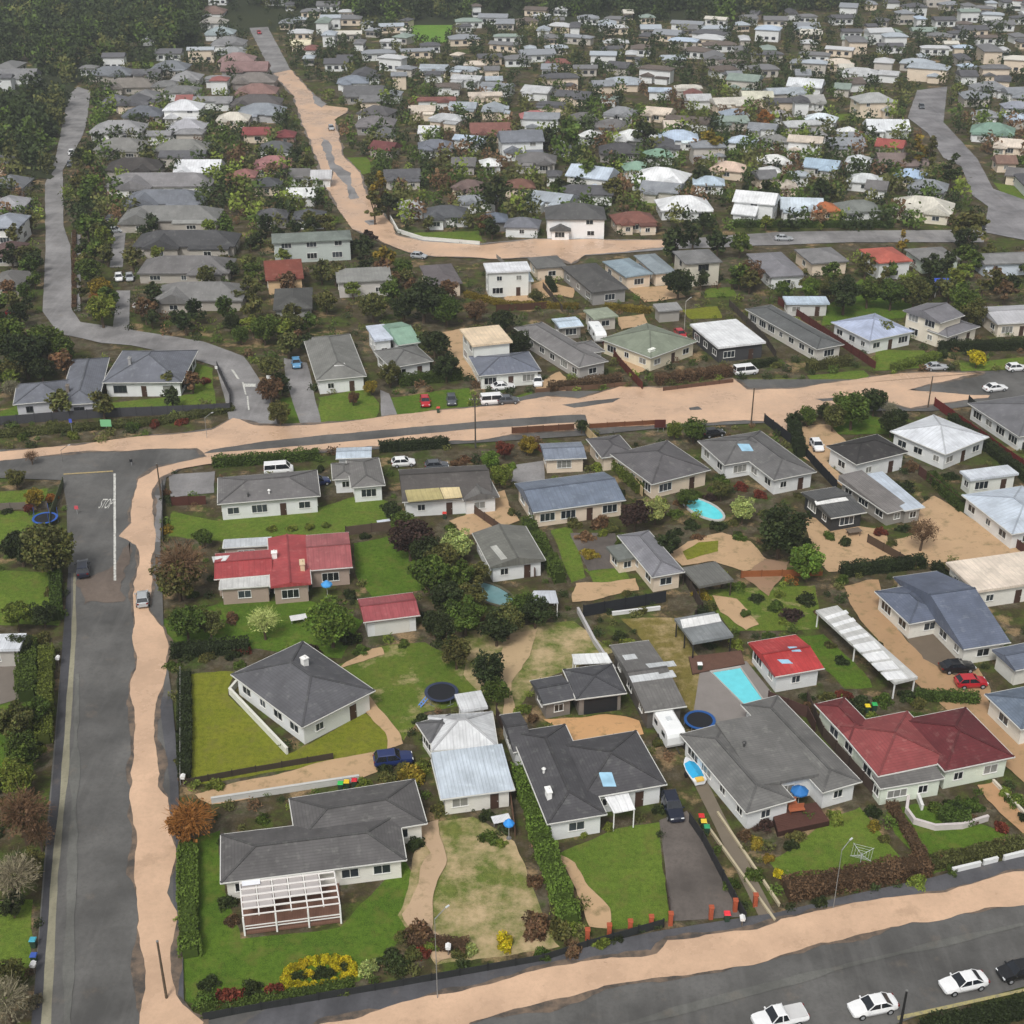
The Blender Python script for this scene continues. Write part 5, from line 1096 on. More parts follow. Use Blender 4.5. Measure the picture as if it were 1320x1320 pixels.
parasol(1031, 1018, 1.0, (40, 110, 176), 'blue parasol beside the brown deck'); parasol(421, 752, .8, (70, 150, 214), 'bright blue parasol behind the red roofed house'); parasol(656, 1060, .6, (50, 140, 220), 'small blue parasol by the white garden table')
trampoline(569, 892, 2.1, 'black trampoline with blue ladder on patchy lawn', (52, 60, 84), ladder=R(215)); trampoline(58, 668, 1.9, 'blue rimmed netted trampoline on left lawn', (48, 92, 176), net=True); trampoline(902, 928, 1.9, 'blue rimmed trampoline beside the big grey roof', (30, 84, 150))
pool([(918,869),(954,863),(984,906),(966,917)], 'rectangular bright blue swimming pool with paved edge'); 
pool([(907+27*math.cos(t)*math.cos(.42)-8.5*math.sin(t)*math.sin(.42), 657+27*math.cos(t)*math.sin(.42)*1.0+8.5*math.sin(t)) for t in [-2*math.pi*k/22 for k in range(22)]], 'oval bright blue swimming pool between round trees', (104, 222, 232), (190, 190, 186))
pool([(632+30*math.cos(t), 766+12*math.sin(t)+10*math.cos(t)) for t in [-2*math.pi*k/16 for k in range(16)]], 'murky blue garden pond under dark trees', (112, 148, 152), (96, 92, 74))
# small boat with blue cover
P = at(893, 1000); P.z = gz(P.x, P.y); r = empty('small_boat', P); prop(r, 'small white boat with bright blue cover on the narrow lane', 'boat'); b = MB(); secs = []
dv = (at(880, 980)-at(903, 1018)).normalized(); sv = Vector((-dv.y, dv.x, 0))
for t, w in ((-2.1, .8), (-1, .9), (0, .92), (1.1, .75), (1.9, .35), (2.3, .06)): q = P+dv*t; secs.append([q-sv*w+Vector((0, 0, .95)), q-sv*w*.7+Vector((0, 0, .35)), q+sv*w*.7+Vector((0, 0, .35)), q+sv*w+Vector((0, 0, .95))])
ring(b, secs); part('hull', b, m_plain((226, 228, 230), .3), r); b = MB(); secs = []
for t, w in ((-1.5, .7), (-.6, .8), (.3, .8), (1.2, .6)): q = P+dv*t; secs.append([q-sv*w+Vector((0, 0, .96)), q+sv*w+Vector((0, 0, .96)), q+Vector((0, 0, 1.25))])
ring(b, secs); part('cover', b, m_plain((50, 170, 220), .5), r); b = MB(); b.box(tuple(P-dv*1.9+Vector((0, 0, 1.0))), (.6, .9, .25), math.atan2(dv.y, dv.x)); part('stern_box', b, m_plain((230, 190, 90)), r)
for s in (-1, 1): b = MB(); b.tube(P+sv*s*.75+Vector((0, 0, .3)), P+sv*s*.95+Vector((0, 0, .3)), .3, .3, 12); part('wheel', b, m_plain((24, 24, 24)), r)
# caravan
def caravan(F, B_, w, h, label):
    d = (B_-F).normalized(); s = Vector((-d.y, d.x, 0)); L = (B_-F).length; P = (F+B_)/2; P.z = gz(P.x, P.y); r = empty('caravan', P); prop(r, label, 'caravan'); b = MB(); secs = []
    for t, z0, z1 in ((-.5, .9, 1.9), (-.47, .5, h-.25), (-.38, .45, h), (.38, .45, h), (.48, .5, h-.2), (.5, .9, 2.0)):
        q = P+d*L*t; secs.append([q-s*w/2+Vector((0, 0, z0)), q+s*w/2+Vector((0, 0, z0)), q+s*w/2+Vector((0, 0, z1-.12)), q+s*(w/2-.15)+Vector((0, 0, z1)), q-s*(w/2-.15)+Vector((0, 0, z1)), q-s*w/2+Vector((0, 0, z1-.12))])
    ring(b, secs); part('body', b, m_plain((234, 236, 236), .35), r); a = math.atan2(d.y, d.x)
    b = MB(); b.box(tuple(P+Vector((0, 0, h+.06))), (.7, .6, .16), a); part('roof_hatch', b, m_plain((206, 210, 212), .3), r)
    for sg in (-1, 1):
        for t in (-.25, .2): b = MB(); b.box(tuple(P+d*L*t+s*sg*(w/2+.005)+Vector((0, 0, 1.65))), (1.0, .05, .55), a); part('window', b, m_glass(), r)
        b = MB(); b.tube(P+s*sg*(w/2-.2)+Vector((0, 0, .33)), P+s*sg*(w/2+.02)+Vector((0, 0, .33)), .33, .33, 12); part('wheel', b, m_plain((24, 24, 24)), r)
    b = MB(); b.bar(P-d*L*.5+Vector((0, 0, .5)), P-d*(L*.5+1.2)+Vector((0, 0, .5)), .1, .1); part('drawbar', b, m_plain((60, 60, 60)), r)
caravan(at(872, 957, 1.2), at(851, 922, 1.2), 2.3, 2.6, 'white caravan with rounded ends beside the corrugated shed')
caravan(at(775, 437, 1.2), at(764, 420, 1.2), 2.3, 2.5, 'white caravan behind the large grey house by brown fence')
# clothesline
P = at(1108, 1120); r = empty('clothesline', P); prop(r, 'thin grey rotary clothesline on the lawn by brown hedge', 'clothesline'); b = MB(); b.tube(P, P+Vector((0, 0, 2.2)), .05, .04, 8); part('pole', b, m_plain((170, 174, 176), .3), r)
for k in range(4): b = MB(); a = k*math.pi/2+.4; b.tube(P+Vector((0, 0, 1.9)), P+Vector((math.cos(a)*1.5, math.sin(a)*1.5, 2.3)), .03, .03, 6); part('arm', b, m_plain((170, 174, 176), .3), r)
b = MB()
for q in (.6, 1.0, 1.4):
    for k in range(4): a, c_ = k*math.pi/2+.4, (k+1)*math.pi/2+.4; b.bar(P+Vector((math.cos(a)*q, math.sin(a)*q, 1.95+.23*q)), P+Vector((math.cos(c_)*q, math.sin(c_)*q, 1.95+.23*q)), .02, .02)
part('line', b, m_plain((200, 204, 204)), r)
# blue shade cover, blue tarp, signs
canopy([1206,370,1235,370,1232,359,1204,359], 2.4, (70, 96, 200), 'bright blue awning among trees near the right street', 'blue_awning', 'awning')
def sign(px, py, topy, w, h, c, label, text=None):
    P = at(px, py); z = .8
    while proj((P.x, P.y, z))[1] > topy: z += .05
    r = empty('street_sign', (P.x, P.y, gz(P.x, P.y))); prop(r, label, 'sign'); b = MB(); b.tube((P.x, P.y, 0), (P.x, P.y, z), .04, .04, 8); part('post', b, m_plain((150, 152, 154), .3), r); b = MB(); b.box((P.x, P.y-.06, z-h/2), (w, .05, h)); part('sign_board', b, m_plain(c, .4), r)
sign(138, 556, 541, 1.9, 1.3, (126, 190, 140), 'pale green notice board before the charcoal fence'); sign(94, 562, 540, .5, .7, (70, 90, 190), 'blue sign on thin post left of green board'); sign(170, 601, 592, .5, .5, (40, 42, 46), 'small dark marker post in the junction')
sign(100, 664, 652, .6, .6, (206, 90, 100), 'small red sign on the left pavement'); sign(848, 556, 541, 1.3, 1.5, (84, 44, 40), 'dark red board left of its twin on the flooded street'); sign(855, 556, 541, .7, 1.5, (84, 44, 40), 'narrow dark red board on the flooded street')
sign(347, 492, 484, .9, .9, (226, 226, 224), 'white sign at the curve of grey bend road'); sign(280, 478, 472, .8, .6, (230, 230, 230), 'white sign inside the grey bend road')
pole(208, 642, 598, 'brown timber pole at the flooded corner', arm=False); pole(613, 578, 512, 'tall dark timber power pole beside hedge gap', c=(80, 78, 74)); pole(968, 548, 500, 'leaning brown power pole in the flood beside skylight house', arm=False); pole(1196, 526, 486, 'thin brown power pole by the right asphalt tongue', arm=False); pole(215, 1288, 1214, 'dark brown pole standing in flood at bottom left', arm=False)
pole(564, 1288, 1184, 'pale street lamp by the front shrubs', 'lamp', (132, 133, 132)); pole(267, 566, 538, 'pale street lamp beside the charcoal fence', 'lamp', (132, 133, 132)); pole(1074, 1172, 1096, 'pale street lamp leaning over the brown hedge', 'lamp', (132, 133, 132)); pole(1160, 1325, 1278, 'dark pole beside the white cars', 'utility', (40, 40, 40), arm=False); pole(882, 425, 388, 'pale thin pole behind the flat white roof', 'lamp', (200, 196, 190)); pole(81, 596, 580, 'short grey pole at the junction verge', 'lamp', (110, 110, 110))
# ---------------------------------------------------------------- vehicles
for a in [(107,734,106,700,'navy','suv','dark blue car driving on the wide left street'), (184,772,184,740,'silver','hatch','silver white car in the flood beside brown tree'), (507,978,540,974,'blue','suv','blue car at the end of silted driveway'), (867,1040,880,1075,'navy','suv','dark blue car on the dark driveway'),
    (1005,1313,940,1327,'white','ute','white pickup with covered tray at bottom edge'), (1125,1297,1080,1306,'white','sedan','white car between the pickup and the other white car'), (1242,1267,1195,1277,'white','sedan','white car furthest right on the bottom street'), (1312,1252,1270,1261,'black','hatch','dark car cut by the right edge'),
    (1252,879,1290,877,'red','hatch','red car on the shared driveway'), (1234,859,1275,856,'black','sedan','black car beside the red car'), (359,605,385,603,'white','van','white van behind the weatherboard house'), (520,595,545,593,'white','hatch','white car behind the yellow roof slope'), (563,599,590,597,'grey','hatch','grey car right of the parked white car'),
    (382,468,386,490,'lightblue','hatch','blue car on the grey driveway'), (548,517,552,535,'red','hatch','red car on the verge above the flooded street'), (582,515,584,530,'grey','hatch','dark grey car right of red car on verge'), (636,516,665,514,'white','van','white van on the verge below the cream roof'), (655,516,690,514,'grey','hatch','grey car right of the white van'), (648,497,670,495,'white','sedan','white car in front of cream roofed house'), (693,491,696,510,'white','hatch','white car with open yard beside grey roof'),
    (1283,500,1310,497,'white','sedan','white car on the right asphalt tongue'), (1207,472,1230,471,'silver','sedan','silver car parked above the flooded street'), (1310,474,1335,472,'white','hatch','white car at right edge above asphalt'), (961,478,980,476,'white','van','white van parked beside black fence above flood'), (1053,574,1060,585,'white','hatch','white car on the sandy driveway'),
    (877,430,884,437,'red','hatch','red car beside the flat white roof'), (185,393,205,393,'white','sedan','white car before the broad grey roof'), (153,357,154,365,'white','hatch','left white car on the short lane'), (167,357,168,365,'silver','hatch','right silver car on the short lane'), (92,197,90,210,'white','hatch','white car on the upper left street'), (90,211,88,225,'grey','hatch','dark car behind white car on upper left street'),
    (40,270,55,270,'navy','hatch','dark blue car beside left edge houses'), (146,281,160,281,'grey','hatch','grey car beside the light grey roof'), (148,296,165,296,'silver','hatch','silver car before the dark charcoal roof'), (8,420,30,418,'white','van','white van at the left edge'), (20,402,40,402,'red','hatch','red car at left edge behind van'), (1010,307,1040,307,'silver','sedan','silver car on the far cross street'), (1264,292,1275,300,'black','hatch','dark car on the far right street'), (1188,137,1195,150,'grey','sedan','grey car far up the right street'), (427,165,430,172,'silver','hatch','silver car beside far flooded street'), (334,42,340,50,'red','hatch','red car far up the diagonal street'), (410,620,430,616,'blue','hatch','blue car beside grey L shaped house'), (540,329,560,331,'silver','hatch','silver car in flood at the far bend'), (920,557,935,555,'black','hatch','dark car behind the skylight house'), (727,352,735,352,'white','hatch','white car by the small dark roof')]: car(*a)
# trailer box items
P = at(1305, 826)
# ================================================================ HEDGES
for px, w, h, c, lb in [([(672,1000),(700,1095),(735,1195)], 2.2, 1.9, 'bright', 'long clipped bright green hedge left of the charcoal house'), ([(680,680),(722,752)], 1.8, 1.9, 'green', 'long clipped green hedge beside the two tone gabled house'), ([(1013,1155),(1100,1140),(1194,1122)], 2.4, 1.7, 'brown', 'dense brown hedge in front of the grey house lawn'),
    ([(243,1095),(243,1160),(246,1235)], 2.0, 1.3, 'bright', 'low clipped green hedge along the flooded pavement'), ([(238,872),(238,1005)], 1.6, 1.0, 'dark', 'dark low hedge along the olive lawn'), ([(275,602),(410,592)], 1.5, 1.8, 'green', 'green hedge behind the weatherboard house'), ([(490,582),(578,576)], 1.6, 1.8, 'dark', 'dark clipped hedge beside the power pole'),
    ([(515,497),(595,488)], 2.0, 2.0, 'green', 'green hedge in front of green roofed old house'), ([(708,504),(800,493)], 2.0, 1.6, 'brown', 'brown green hedge in front of large grey house'), ([(846,495),(942,483)], 2.2, 1.8, 'brown', 'brown hedge in front of green grey roof'), ([(1085,742),(1190,730)], 1.8, 1.8, 'dark', 'dark green hedge behind the blue grey house'),
    ([(1205,735),(1240,775)], 1.4, 1.6, 'dark', 'dark hedge beside cream flat roof'), ([(1022,556),(1032,590)], 2.0, 2.0, 'dark', 'dark hedge left of sandy driveway'), ([(600,382),(650,395),(745,398)], 1.4, 1.2, 'gold', 'yellow green hedge beside the sandy yards'), ([(780,398),(838,404)], 1.4, 1.3, 'gold', 'yellow green hedge under the blue grey roof'), ([(706,364),(715,378)], 1.2, 1.5, 'dark', 'dark hedge in the sandy yard'),
    ([(222,845),(320,838)], 2.2, 1.6, 'dark', 'dark mixed hedge behind the olive lawn'), ([(455,1272),(345,1294),(262,1308)], 1.2, .8, 'green', 'low green hedge along the bottom left fence'), ([(790,600),(826,636)], 1.8, 1.8, 'lime', 'yellow green hedge beside the tan fence'), ([(1198,618),(1240,660)], 1.6, 1.6, 'green', 'green hedge beside the small white unit'), ([(1148,1040),(1195,1118)], 1.2, .9, 'brown', 'thin brown hedge between two front gardens'), ([(1198,1118),(1230,1112),(1320,1092)], 1.6, 1.2, 'olive', 'olive hedge behind the white front wall'), ([(36,840),(36,905)], 2.4, 2.0, 'green', 'green hedge at left beside white roofed shed'), ([(1150,478),(1210,462)], 1.8, 1.4, 'lime', 'lime hedge before lilac blue roof'), ([(1210,452),(1330,450)], 2.0, 2.0, 'dark', 'dark hedge before the two storey cream house'), ([(1040,478),(1095,470)], 1.8, 1.8, 'olive', 'olive brown hedge below the long dark roof'), ([(945,292),(1150,293)], 2.2, 1.6, 'green', 'long green hedge along far cross street'), ([(530,1215),(600,1225)], 1.6, 1.0, 'brown', 'brown shrubbery at the patchy front lawn'), ([(1240,1040),(1225,1050),(1215,1060),(1250,1060)], 1.6, 1.0, 'green', 'round green planting inside curved wall'), ([(950,478),(1000,470)], 1.2, 1.4, 'dark', 'dark hedge behind the white van'), ([(1225,545),(1330,625)], 1.6, 1.8, 'dark', 'dark hedge behind the long red fence'),
    ([(1190,1335),(1330,1302)], 2.0, 1.4, 'dark', 'dark hedge in the bottom right corner'), ([(62,845),(58,960)], 1.8, 1.8, 'lime', 'yellow green hedge along the left pavement'), ([(70,690),(74,800)], 1.6, 1.6, 'green', 'green hedge along the left fence'), ([(905,795),(912,830)], 1.4, 1.6, 'dark', 'dark hedge beside pool shelter'), ([(1180,900),(1260,905)], 1.5, 1.2, 'green', 'green hedge behind the darker red roof wing'), ([(96,300),(96,400)], .9, .8, 'brown', 'narrow brown planting strip along upper left street'), ([(60,1320),(262,1320)][:0] or [(300,528),(210,545),(110,553),(0,562)], 2.4, .9, 'olive', 'long low mixed planting below charcoal fence')]: hedge(px, w, h, c, lb)
# ================================================================ TREES near
for a in [(232,728,38,'brown','twig','beside the flooded street and red house'), (228,740,30,'olive','round','beside the flooded street and red house'), (60,706,36,'olive','round','left of the dark blue car'), (427,798,32,'bright','round','below the red house veranda'), (245,1056,34,'orange','twig','on the flooded verge'), (238,1062,24,'orange','round','on the flooded verge'), (28,1048,38,'brown','twig','at the left edge beside pavement'), (25,1050,28,'olive','spread','at the left edge beside pavement'), (18,1130,36,'grey','twig','at the left edge lower down'), (25,965,26,'green','round','at left beside the wide street'), (8,1290,34,'grey','twig','in the bottom left corner'),
    (528,690,28,'purple','round','behind the clipped lawn'), (556,735,30,'green','round','above the red garage'), (578,770,24,'dark','round','beside the red garage'), (575,815,24,'dark','tall','right of the red garage'), (600,790,26,'green','round','beside the murky pond'), (628,862,26,'dark','round','beside the patchy lawn'), (640,890,18,'green','round','beside the patchy lawn edge'), (655,795,26,'olive','spread','below the murky pond'), (545,708,22,'dark','round','in the middle garden thicket'), (572,716,24,'olive','round','in the middle garden thicket'), (592,742,22,'green','round','in the middle garden thicket'), (560,800,20,'dark','round','in the middle garden thicket'), (588,838,22,'olive','round','in the middle garden thicket'), (640,806,24,'dark','round','in the middle garden thicket'), (672,778,20,'green','round','in the middle garden thicket'), (604,768,22,'olive','round','in the middle garden thicket'), (15,930,28,'olive','round','at the left edge by pavement'), (45,915,20,'green','round','at the left edge by pavement'), (20,1000,26,'lime','round','at the left edge by pavement'), (50,1075,22,'brown','twig','at the left edge by pavement'), (40,1110,20,'olive','round','at the left edge by pavement'), (15,1165,18,'dark','round','at the left edge by pavement'), (12,1255,22,'olive','round','at the left edge by pavement'), (25,700,26,'dark','round','at the left edge by pavement'), (25,830,18,'dark','round','at the left edge by pavement'), (690,785,22,'dark','round','by the black fence'), (590,700,20,'pale','round','below the yellow roof slope'), (615,738,20,'olive','round','behind the murky pond'),
    (845,655,18,'pale','round','left of the oval pool'), (958,655,18,'pale','round','right of the oval pool'), (1007,680,34,'dark','round','right of the oval pool'), (1042,722,24,'bright','round','beside the sandy yard'), (818,662,24,'purple','spread','right of blue iron roof'), (860,700,18,'dark','round','below the oval pool'), (885,640,14,'green','round','behind the oval pool'), (1190,685,22,'brown','twig','on the sandy field'), (930,630,14,'olive','round','behind skylight house'), (645,610,16,'lime','round','beside the small garage'), (632,592,14,'bright','round','near the power pole'), (650,578,13,'red','round','on the street side of small garage'), (680,572,13,'gold','round','by the small garage'),
    (1100,525,24,'green','round','by the flooded street right of hedge'), (1128,515,18,'dark','round','by the flooded street right of hedge'), (1075,535,18,'olive','round','behind the black roofed house'), (1024,540,12,'dark','round','in the loose row by the flooded corner'), (1042,534,14,'green','round','in the loose row by the flooded corner'), (1062,528,11,'dark','round','in the loose row by the flooded corner'), (1085,516,13,'green','spread','in the loose row by the flooded corner'), (1148,527,12,'grey','twig','in the loose row by the flooded corner'), (1160,536,12,'dark','round','in the loose row by the flooded corner'), (1150,545,16,'dark','round','left of white iron roof'), (895,552,16,'green','round','behind skylight house by street'), (870,553,12,'lime','round','behind skylight house by street'), (750,548,10,'dark','round','standing in the flooded street'),
    (505,655,14,'dark','round','left of the yellow roof slope'), (520,675,18,'green','round','below the yellow roof slope'), (240,800,26,'green','round','beside flooded street, below brown tree'), (270,800,20,'olive','round','below the red house'), (340,800,22,'pale','twig','below the red house'), (262,690,14,'green','round','behind the brown tree'), (20,790,22,'lime','round','at the left edge above shed'), (55,790,18,'dark','round','at left above shed'), (45,640,14,'gold','round','at the left junction corner'), (20,615,14,'olive','round','left of the junction'), (40,588,10,'brown','twig','at the junction corner'), (36,655,8,'red','round','near blue trampoline'),
    (30,450,30,'dark','round','above the two winged grey house'), (58,438,24,'green','round','above the two winged grey house'), (20,470,20,'olive','round','left of the two winged grey house'), (80,450,18,'green','round','beside the grey road mouth'), (12,430,26,'green','round','above the two winged grey house'), (52,472,18,'dark','round','above the two winged grey house'), (15,500,14,'grey','twig','left of two winged grey house'), (130,395,22,'lime','round','between the upper lanes'), (128,370,18,'gold','round','between the upper lanes'), (115,345,18,'green','round','between the upper lanes'), (120,320,16,'green','round','between the upper lanes'), (112,290,18,'green','round','between the upper lanes'), (128,300,14,'olive','round','between the upper lanes'), (115,255,16,'green','round','by upper left street'), (105,235,14,'olive','round','by upper left street'), (120,235,14,'bright','round','by upper left street'), (115,205,12,'green','round','by upper left street'), (125,385,10,'orange','round','between the upper lanes'), (100,200,10,'dark','round','by upper left street'),
    (348,500,18,'brown','round','right of the grey bend road'), (345,470,16,'olive','round','right of the grey bend road'), (360,530,16,'olive','round','left of the grey driveway'), (340,420,20,'green','round','above the grey bend road'), (375,415,16,'olive','round','above the grey bend road'), (310,430,12,'green','round','above the grey bend road'), (300,415,12,'dark','round','above the grey bend road'), (420,385,16,'olive','round','above green roofed old house'), (478,498,10,'gold','round','on the green verge'), (455,512,9,'brown','round','on the green lawn'), (502,480,16,'olive','round','below green roofed old house'), (560,440,20,'dark','round','left of the cream roof'), (575,470,18,'dark','round','left of the cream roof'), (545,380,28,'dark','round','below the brown grey roof'), (575,395,20,'green','round','below the brown grey roof'), (480,390,20,'olive','round','above the green roofed old house'), (520,395,18,'dark','round','above the green roofed old house'), (612,398,16,'brown','round','above the cream roof'), (650,410,16,'dark','round','right of the cream roof'), (668,440,18,'dark','round','beside large grey house'),
    (475,305,12,'purple','round','at the flooded bend'), (495,330,16,'gold','round','inside the flooded bend'), (520,345,14,'green','round','inside the flooded bend'), (470,315,16,'dark','round','inside the flooded bend'), (488,240,18,'gold','tall','right of the flooded diagonal road'), (482,260,16,'olive','tall','right of the flooded diagonal road'), (500,262,16,'dark','round','right of the flooded diagonal road'), (478,232,12,'olive','round','right of the flooded diagonal road'), (395,210,12,'olive','round','left of the flooded diagonal road'), (385,200,12,'dark','round','left of the flooded diagonal road'), (400,290,14,'dark','round','left of the flooded bend'),
    (1090,375,24,'dark','round','below the mid grey roof'), (1120,372,20,'green','round','below terracotta roof'), (1150,375,20,'green','round','below terracotta roof'), (1180,375,20,'olive','round','beside the blue awning'), (1245,388,22,'green','round','right of the blue awning'), (1070,370,16,'olive','round','below the mid grey roof'), (1045,370,14,'bright','round','below grey hip roof'), (1255,400,18,'olive','round','behind cream house'), (1140,425,14,'lime','round','behind the lilac roof'), (1260,460,12,'yellow','round','before two storey cream house'), (970,350,16,'brown','round','left of grey hip roof'), (875,360,20,'dark','round','left of two storey beige house'), (925,310,18,'dark','round','behind two storey beige house'), (955,312,16,'green','round','by the far cross street'), (1165,310,12,'gold','tall','on the far cross street'), (1250,290,24,'olive','round','beside the far right street'), (1245,310,18,'dark','round','beside the far right street'), (1185,190,16,'gold','tall','left of far right street'), (1200,190,14,'olive','tall','left of far right street'), (1228,215,16,'dark','tall','left of far right street'), (1175,195,14,'olive','tall','left of far right street'), (920,183,18,'gold','round','right of blue roof'), (730,172,22,'green','round','among far roofs'), (705,178,16,'dark','round','among far roofs'), (830,170,18,'dark','round','among far roofs'), (985,153,12,'orange','round','among far roofs'), (640,245,22,'dark','round','below far brown roof'), (720,240,14,'dark','round','among far roofs'), (790,240,16,'olive','round','among far roofs'), (760,220,20,'green','round','among far roofs'), (905,225,14,'dark','round','among far roofs'), (990,250,20,'dark','round','among far roofs'), (960,250,14,'dark','round','among far roofs'), (1060,245,18,'dark','round','among far roofs'), (870,310,22,'dark','round','by the far cross street'), (690,380,10,'olive','round','beside the white modern house')]:
    tree(*a[:6], far=(a[1] < 340 and a[4] != 'twig'))
# shrubs
for k in range(26):                                     # clump of yellow flowering bushes, ring with dark heart
    t = k/18*2*math.pi if k < 18 else 0
    x, y = (411+42*math.cos(t), 1253+17*math.sin(t)-5*math.cos(t)) if k < 18 else (380+9*(k-18), 1257-1.4*(k-18)+RN.uniform(-4, 4))
    shrub(x, y, 10 if k < 18 else 9, 'yellow' if k < 18 or k % 4 == 0 else 'dark', 'in the ringed clump by the bottom fence')
for a in [(475,1245,15,'pale','beside the yellow clump'), (505,1235,20,'dark','beside the pale shrub'), (540,1200,22,'brown','at patchy lawn corner'), (545,1225,14,'red','below patchy lawn'), (558,1218,13,'lime','by the street lamp'), (652,1212,16,'yellow','at the foot of the patchy lawn'), (590,1225,12,'olive','at the foot of the patchy lawn'), (605,1222,14,'pale','at the foot of the patchy lawn'), (690,1190,24,'brown','beside the clipped hedge foot'), (720,1195,22,'olive','beside the clipped hedge foot'), (295,1285,20,'red','at the bottom left fence'), (325,1272,16,'dark','at the bottom left fence'), (355,1275,15,'red','left of the yellow clump'), (265,1285,18,'green','in the bottom left garden corner'), (270,1265,14,'dark','in the bottom left garden'), (292,1160,14,'dark','left of the pergola'), (298,1185,12,'brown','left of the pergola'), (535,1085,14,'dark','beside the grey house end'), (472,1122,10,'olive','against the grey house front'), (497,1120,9,'lime','against the grey house front'), (452,1128,9,'dark','against the grey house front'), (330,892,12,'purple','on the hip roofed house terrace'), (530,995,20,'gold','beside the blue car'), (500,1000,14,'olive','beside the blue car'), (545,985,14,'lime','beside the blue car'), (568,1040,14,'olive','below the pale veranda'), (605,1040,8,'dark','below the pale veranda'), (628,1050,14,'dark','below the pale veranda'), (630,1078,14,'green','below the pale veranda'), (645,1085,9,'lime','below the pale veranda'), (752,1075,7,'lime','before charcoal house'), (785,1065,9,'lime','below the white canopy'),
    (960,1075,12,'brown','before large grey house'), (975,1085,12,'gold','before large grey house'), (990,1105,10,'gold','on the lawn edge'), (1003,1125,10,'yellow','by the brown hedge end'), (985,1060,14,'purple','before large grey house'), (1128,1064,10,'gold','on the front lawn edge'), (1140,1080,9,'olive','on the front lawn edge'), (1210,1040,14,'green','inside the curved wall'), (1235,1040,16,'dark','inside the curved wall'), (1255,1035,14,'green','inside the curved wall'), (1215,1105,14,'brown','behind white front wall'), (1250,1100,14,'olive','behind white front wall'), (1290,1090,14,'brown','behind white front wall'), (1290,1065,12,'red','by the sandy path'), (1310,1030,14,'green','right of the sandy path'), (1295,1020,10,'lime','right of the sandy path'),
    (1110,905,16,'dark','behind red roofed house'), (1090,895,12,'red','behind red roofed house'), (1140,900,14,'green','behind red roofed house'), (1170,895,12,'dark','by the shared driveway'), (1185,905,12,'olive','by the shared driveway'), (1130,830,8,'dark','beside striped carport'), (1085,850,10,'dark','beside striped carport'), (1070,830,8,'olive','beside striped carport'), (1060,790,12,'brown','behind striped carport'), (1020,790,14,'purple','behind the red pool house'), (1040,770,14,'dark','in the vegetable garden'), (1000,780,12,'green','in the vegetable garden'), (975,770,10,'dark','in the vegetable garden'), (950,755,12,'green','in the vegetable garden'), (905,765,12,'gold','by grey brown carport'), (925,745,8,'orange','by grey brown carport'), (1020,745,10,'orange','on low orange fence'), (1005,765,9,'lime','in the vegetable garden'), (960,790,9,'green','in the vegetable garden'), (1010,800,8,'lime','in the vegetable garden'), (920,800,10,'dark','behind the pool shelter'), (915,830,8,'dark','behind the pool shelter'),
    (755,690,12,'brown','before blue iron roof'), (775,672,14,'brown','before blue iron roof'), (740,672,12,'olive','before blue iron roof'), (760,712,12,'gold','on the grey patio'), (790,680,10,'olive','before blue iron roof'), (870,660,10,'green','beside oval pool'), (890,672,9,'dark','beside oval pool'), (900,690,9,'brown','below oval pool'), (925,675,12,'dark','below oval pool'), (945,672,8,'olive','below pale round tree'), (930,615,12,'green','beside skylight house'), (955,625,10,'red','beside skylight house'), (980,635,10,'red','beside skylight house'), (915,640,10,'purple','north of oval pool'), (845,625,9,'lime','beside hip roofed house'), (770,600,10,'lime','beside tan fence'), (700,575,9,'red','by small garage'), (660,600,8,'bright','by small garage'), (735,600,7,'lime','before small garage'), (660,660,7,'olive','left of blue iron roof'), (600,590,9,'brown','beside the power pole'), (590,595,10,'brown','beside the power pole'),
    (1070,690,9,'green','on the sandy yard'), (1090,698,10,'dark','on the sandy yard'), (1050,655,10,'green','left of black walled garage'), (1135,685,10,'red','right of black walled garage'), (1150,700,8,'olive','left of sandy field'), (1165,680,10,'dark','left of sandy field'), (1175,725,12,'olive','below sandy field'), (1175,600,12,'brown','right of black roofed house'), (1170,625,12,'dark','right of black roofed house'), (1080,600,6,'olive','beside black roofed house'), (1205,612,10,'green','below white iron roof'), (1225,612,10,'dark','below white iron roof'), (1320,670,9,'olive','by brown fence'), (1320,700,9,'lime','by brown fence'),
    (390,760,10,'dark','before the red house veranda'), (300,795,12,'brown','below red house'), (310,835,14,'red','in the mixed hedge'), (265,835,12,'brown','in the mixed hedge'), (400,835,14,'purple','beside bright green tree'), (450,820,14,'dark','beside red garage'), (470,690,8,'dark','behind red house'), (215,680,10,'gold','behind brown tree'), (350,680,8,'lime','in a row on the back lawn'), (375,680,8,'lime','in a row on the back lawn'), (398,678,8,'lime','in a row on the back lawn'), (420,676,7,'lime','in a row on the back lawn'), (45,965,12,'lime','at left beside pavement'), (20,940,12,'dark','at the left edge'), (45,940,12,'green','at left beside pavement'), (45,1290,12,'grey','in the bottom left corner'), (30,880,14,'green','by the shed driveway'), (50,820,14,'olive','by the shed driveway'), (66,760,12,'olive','by left fence'), (66,640,10,'orange','by the junction pavement'), (264,490,8,'red','on the bend lawn'),
    (430,495,8,'dark','before bay front house'), (70,545,10,'olive','below charcoal fence'), (170,548,10,'green','below charcoal fence'), (200,545,9,'red','below charcoal fence'), (235,542,9,'red','below charcoal fence'), (30,560,10,'green','below charcoal fence'), (95,560,9,'lime','below charcoal fence'), (1000,470,8,'olive','by street hedge'), (1055,470,8,'orange','by street hedge'), (1215,455,10,'dark','by cream house'), (620,452,8,'green','by cream two storey house')]: shrub(*a)

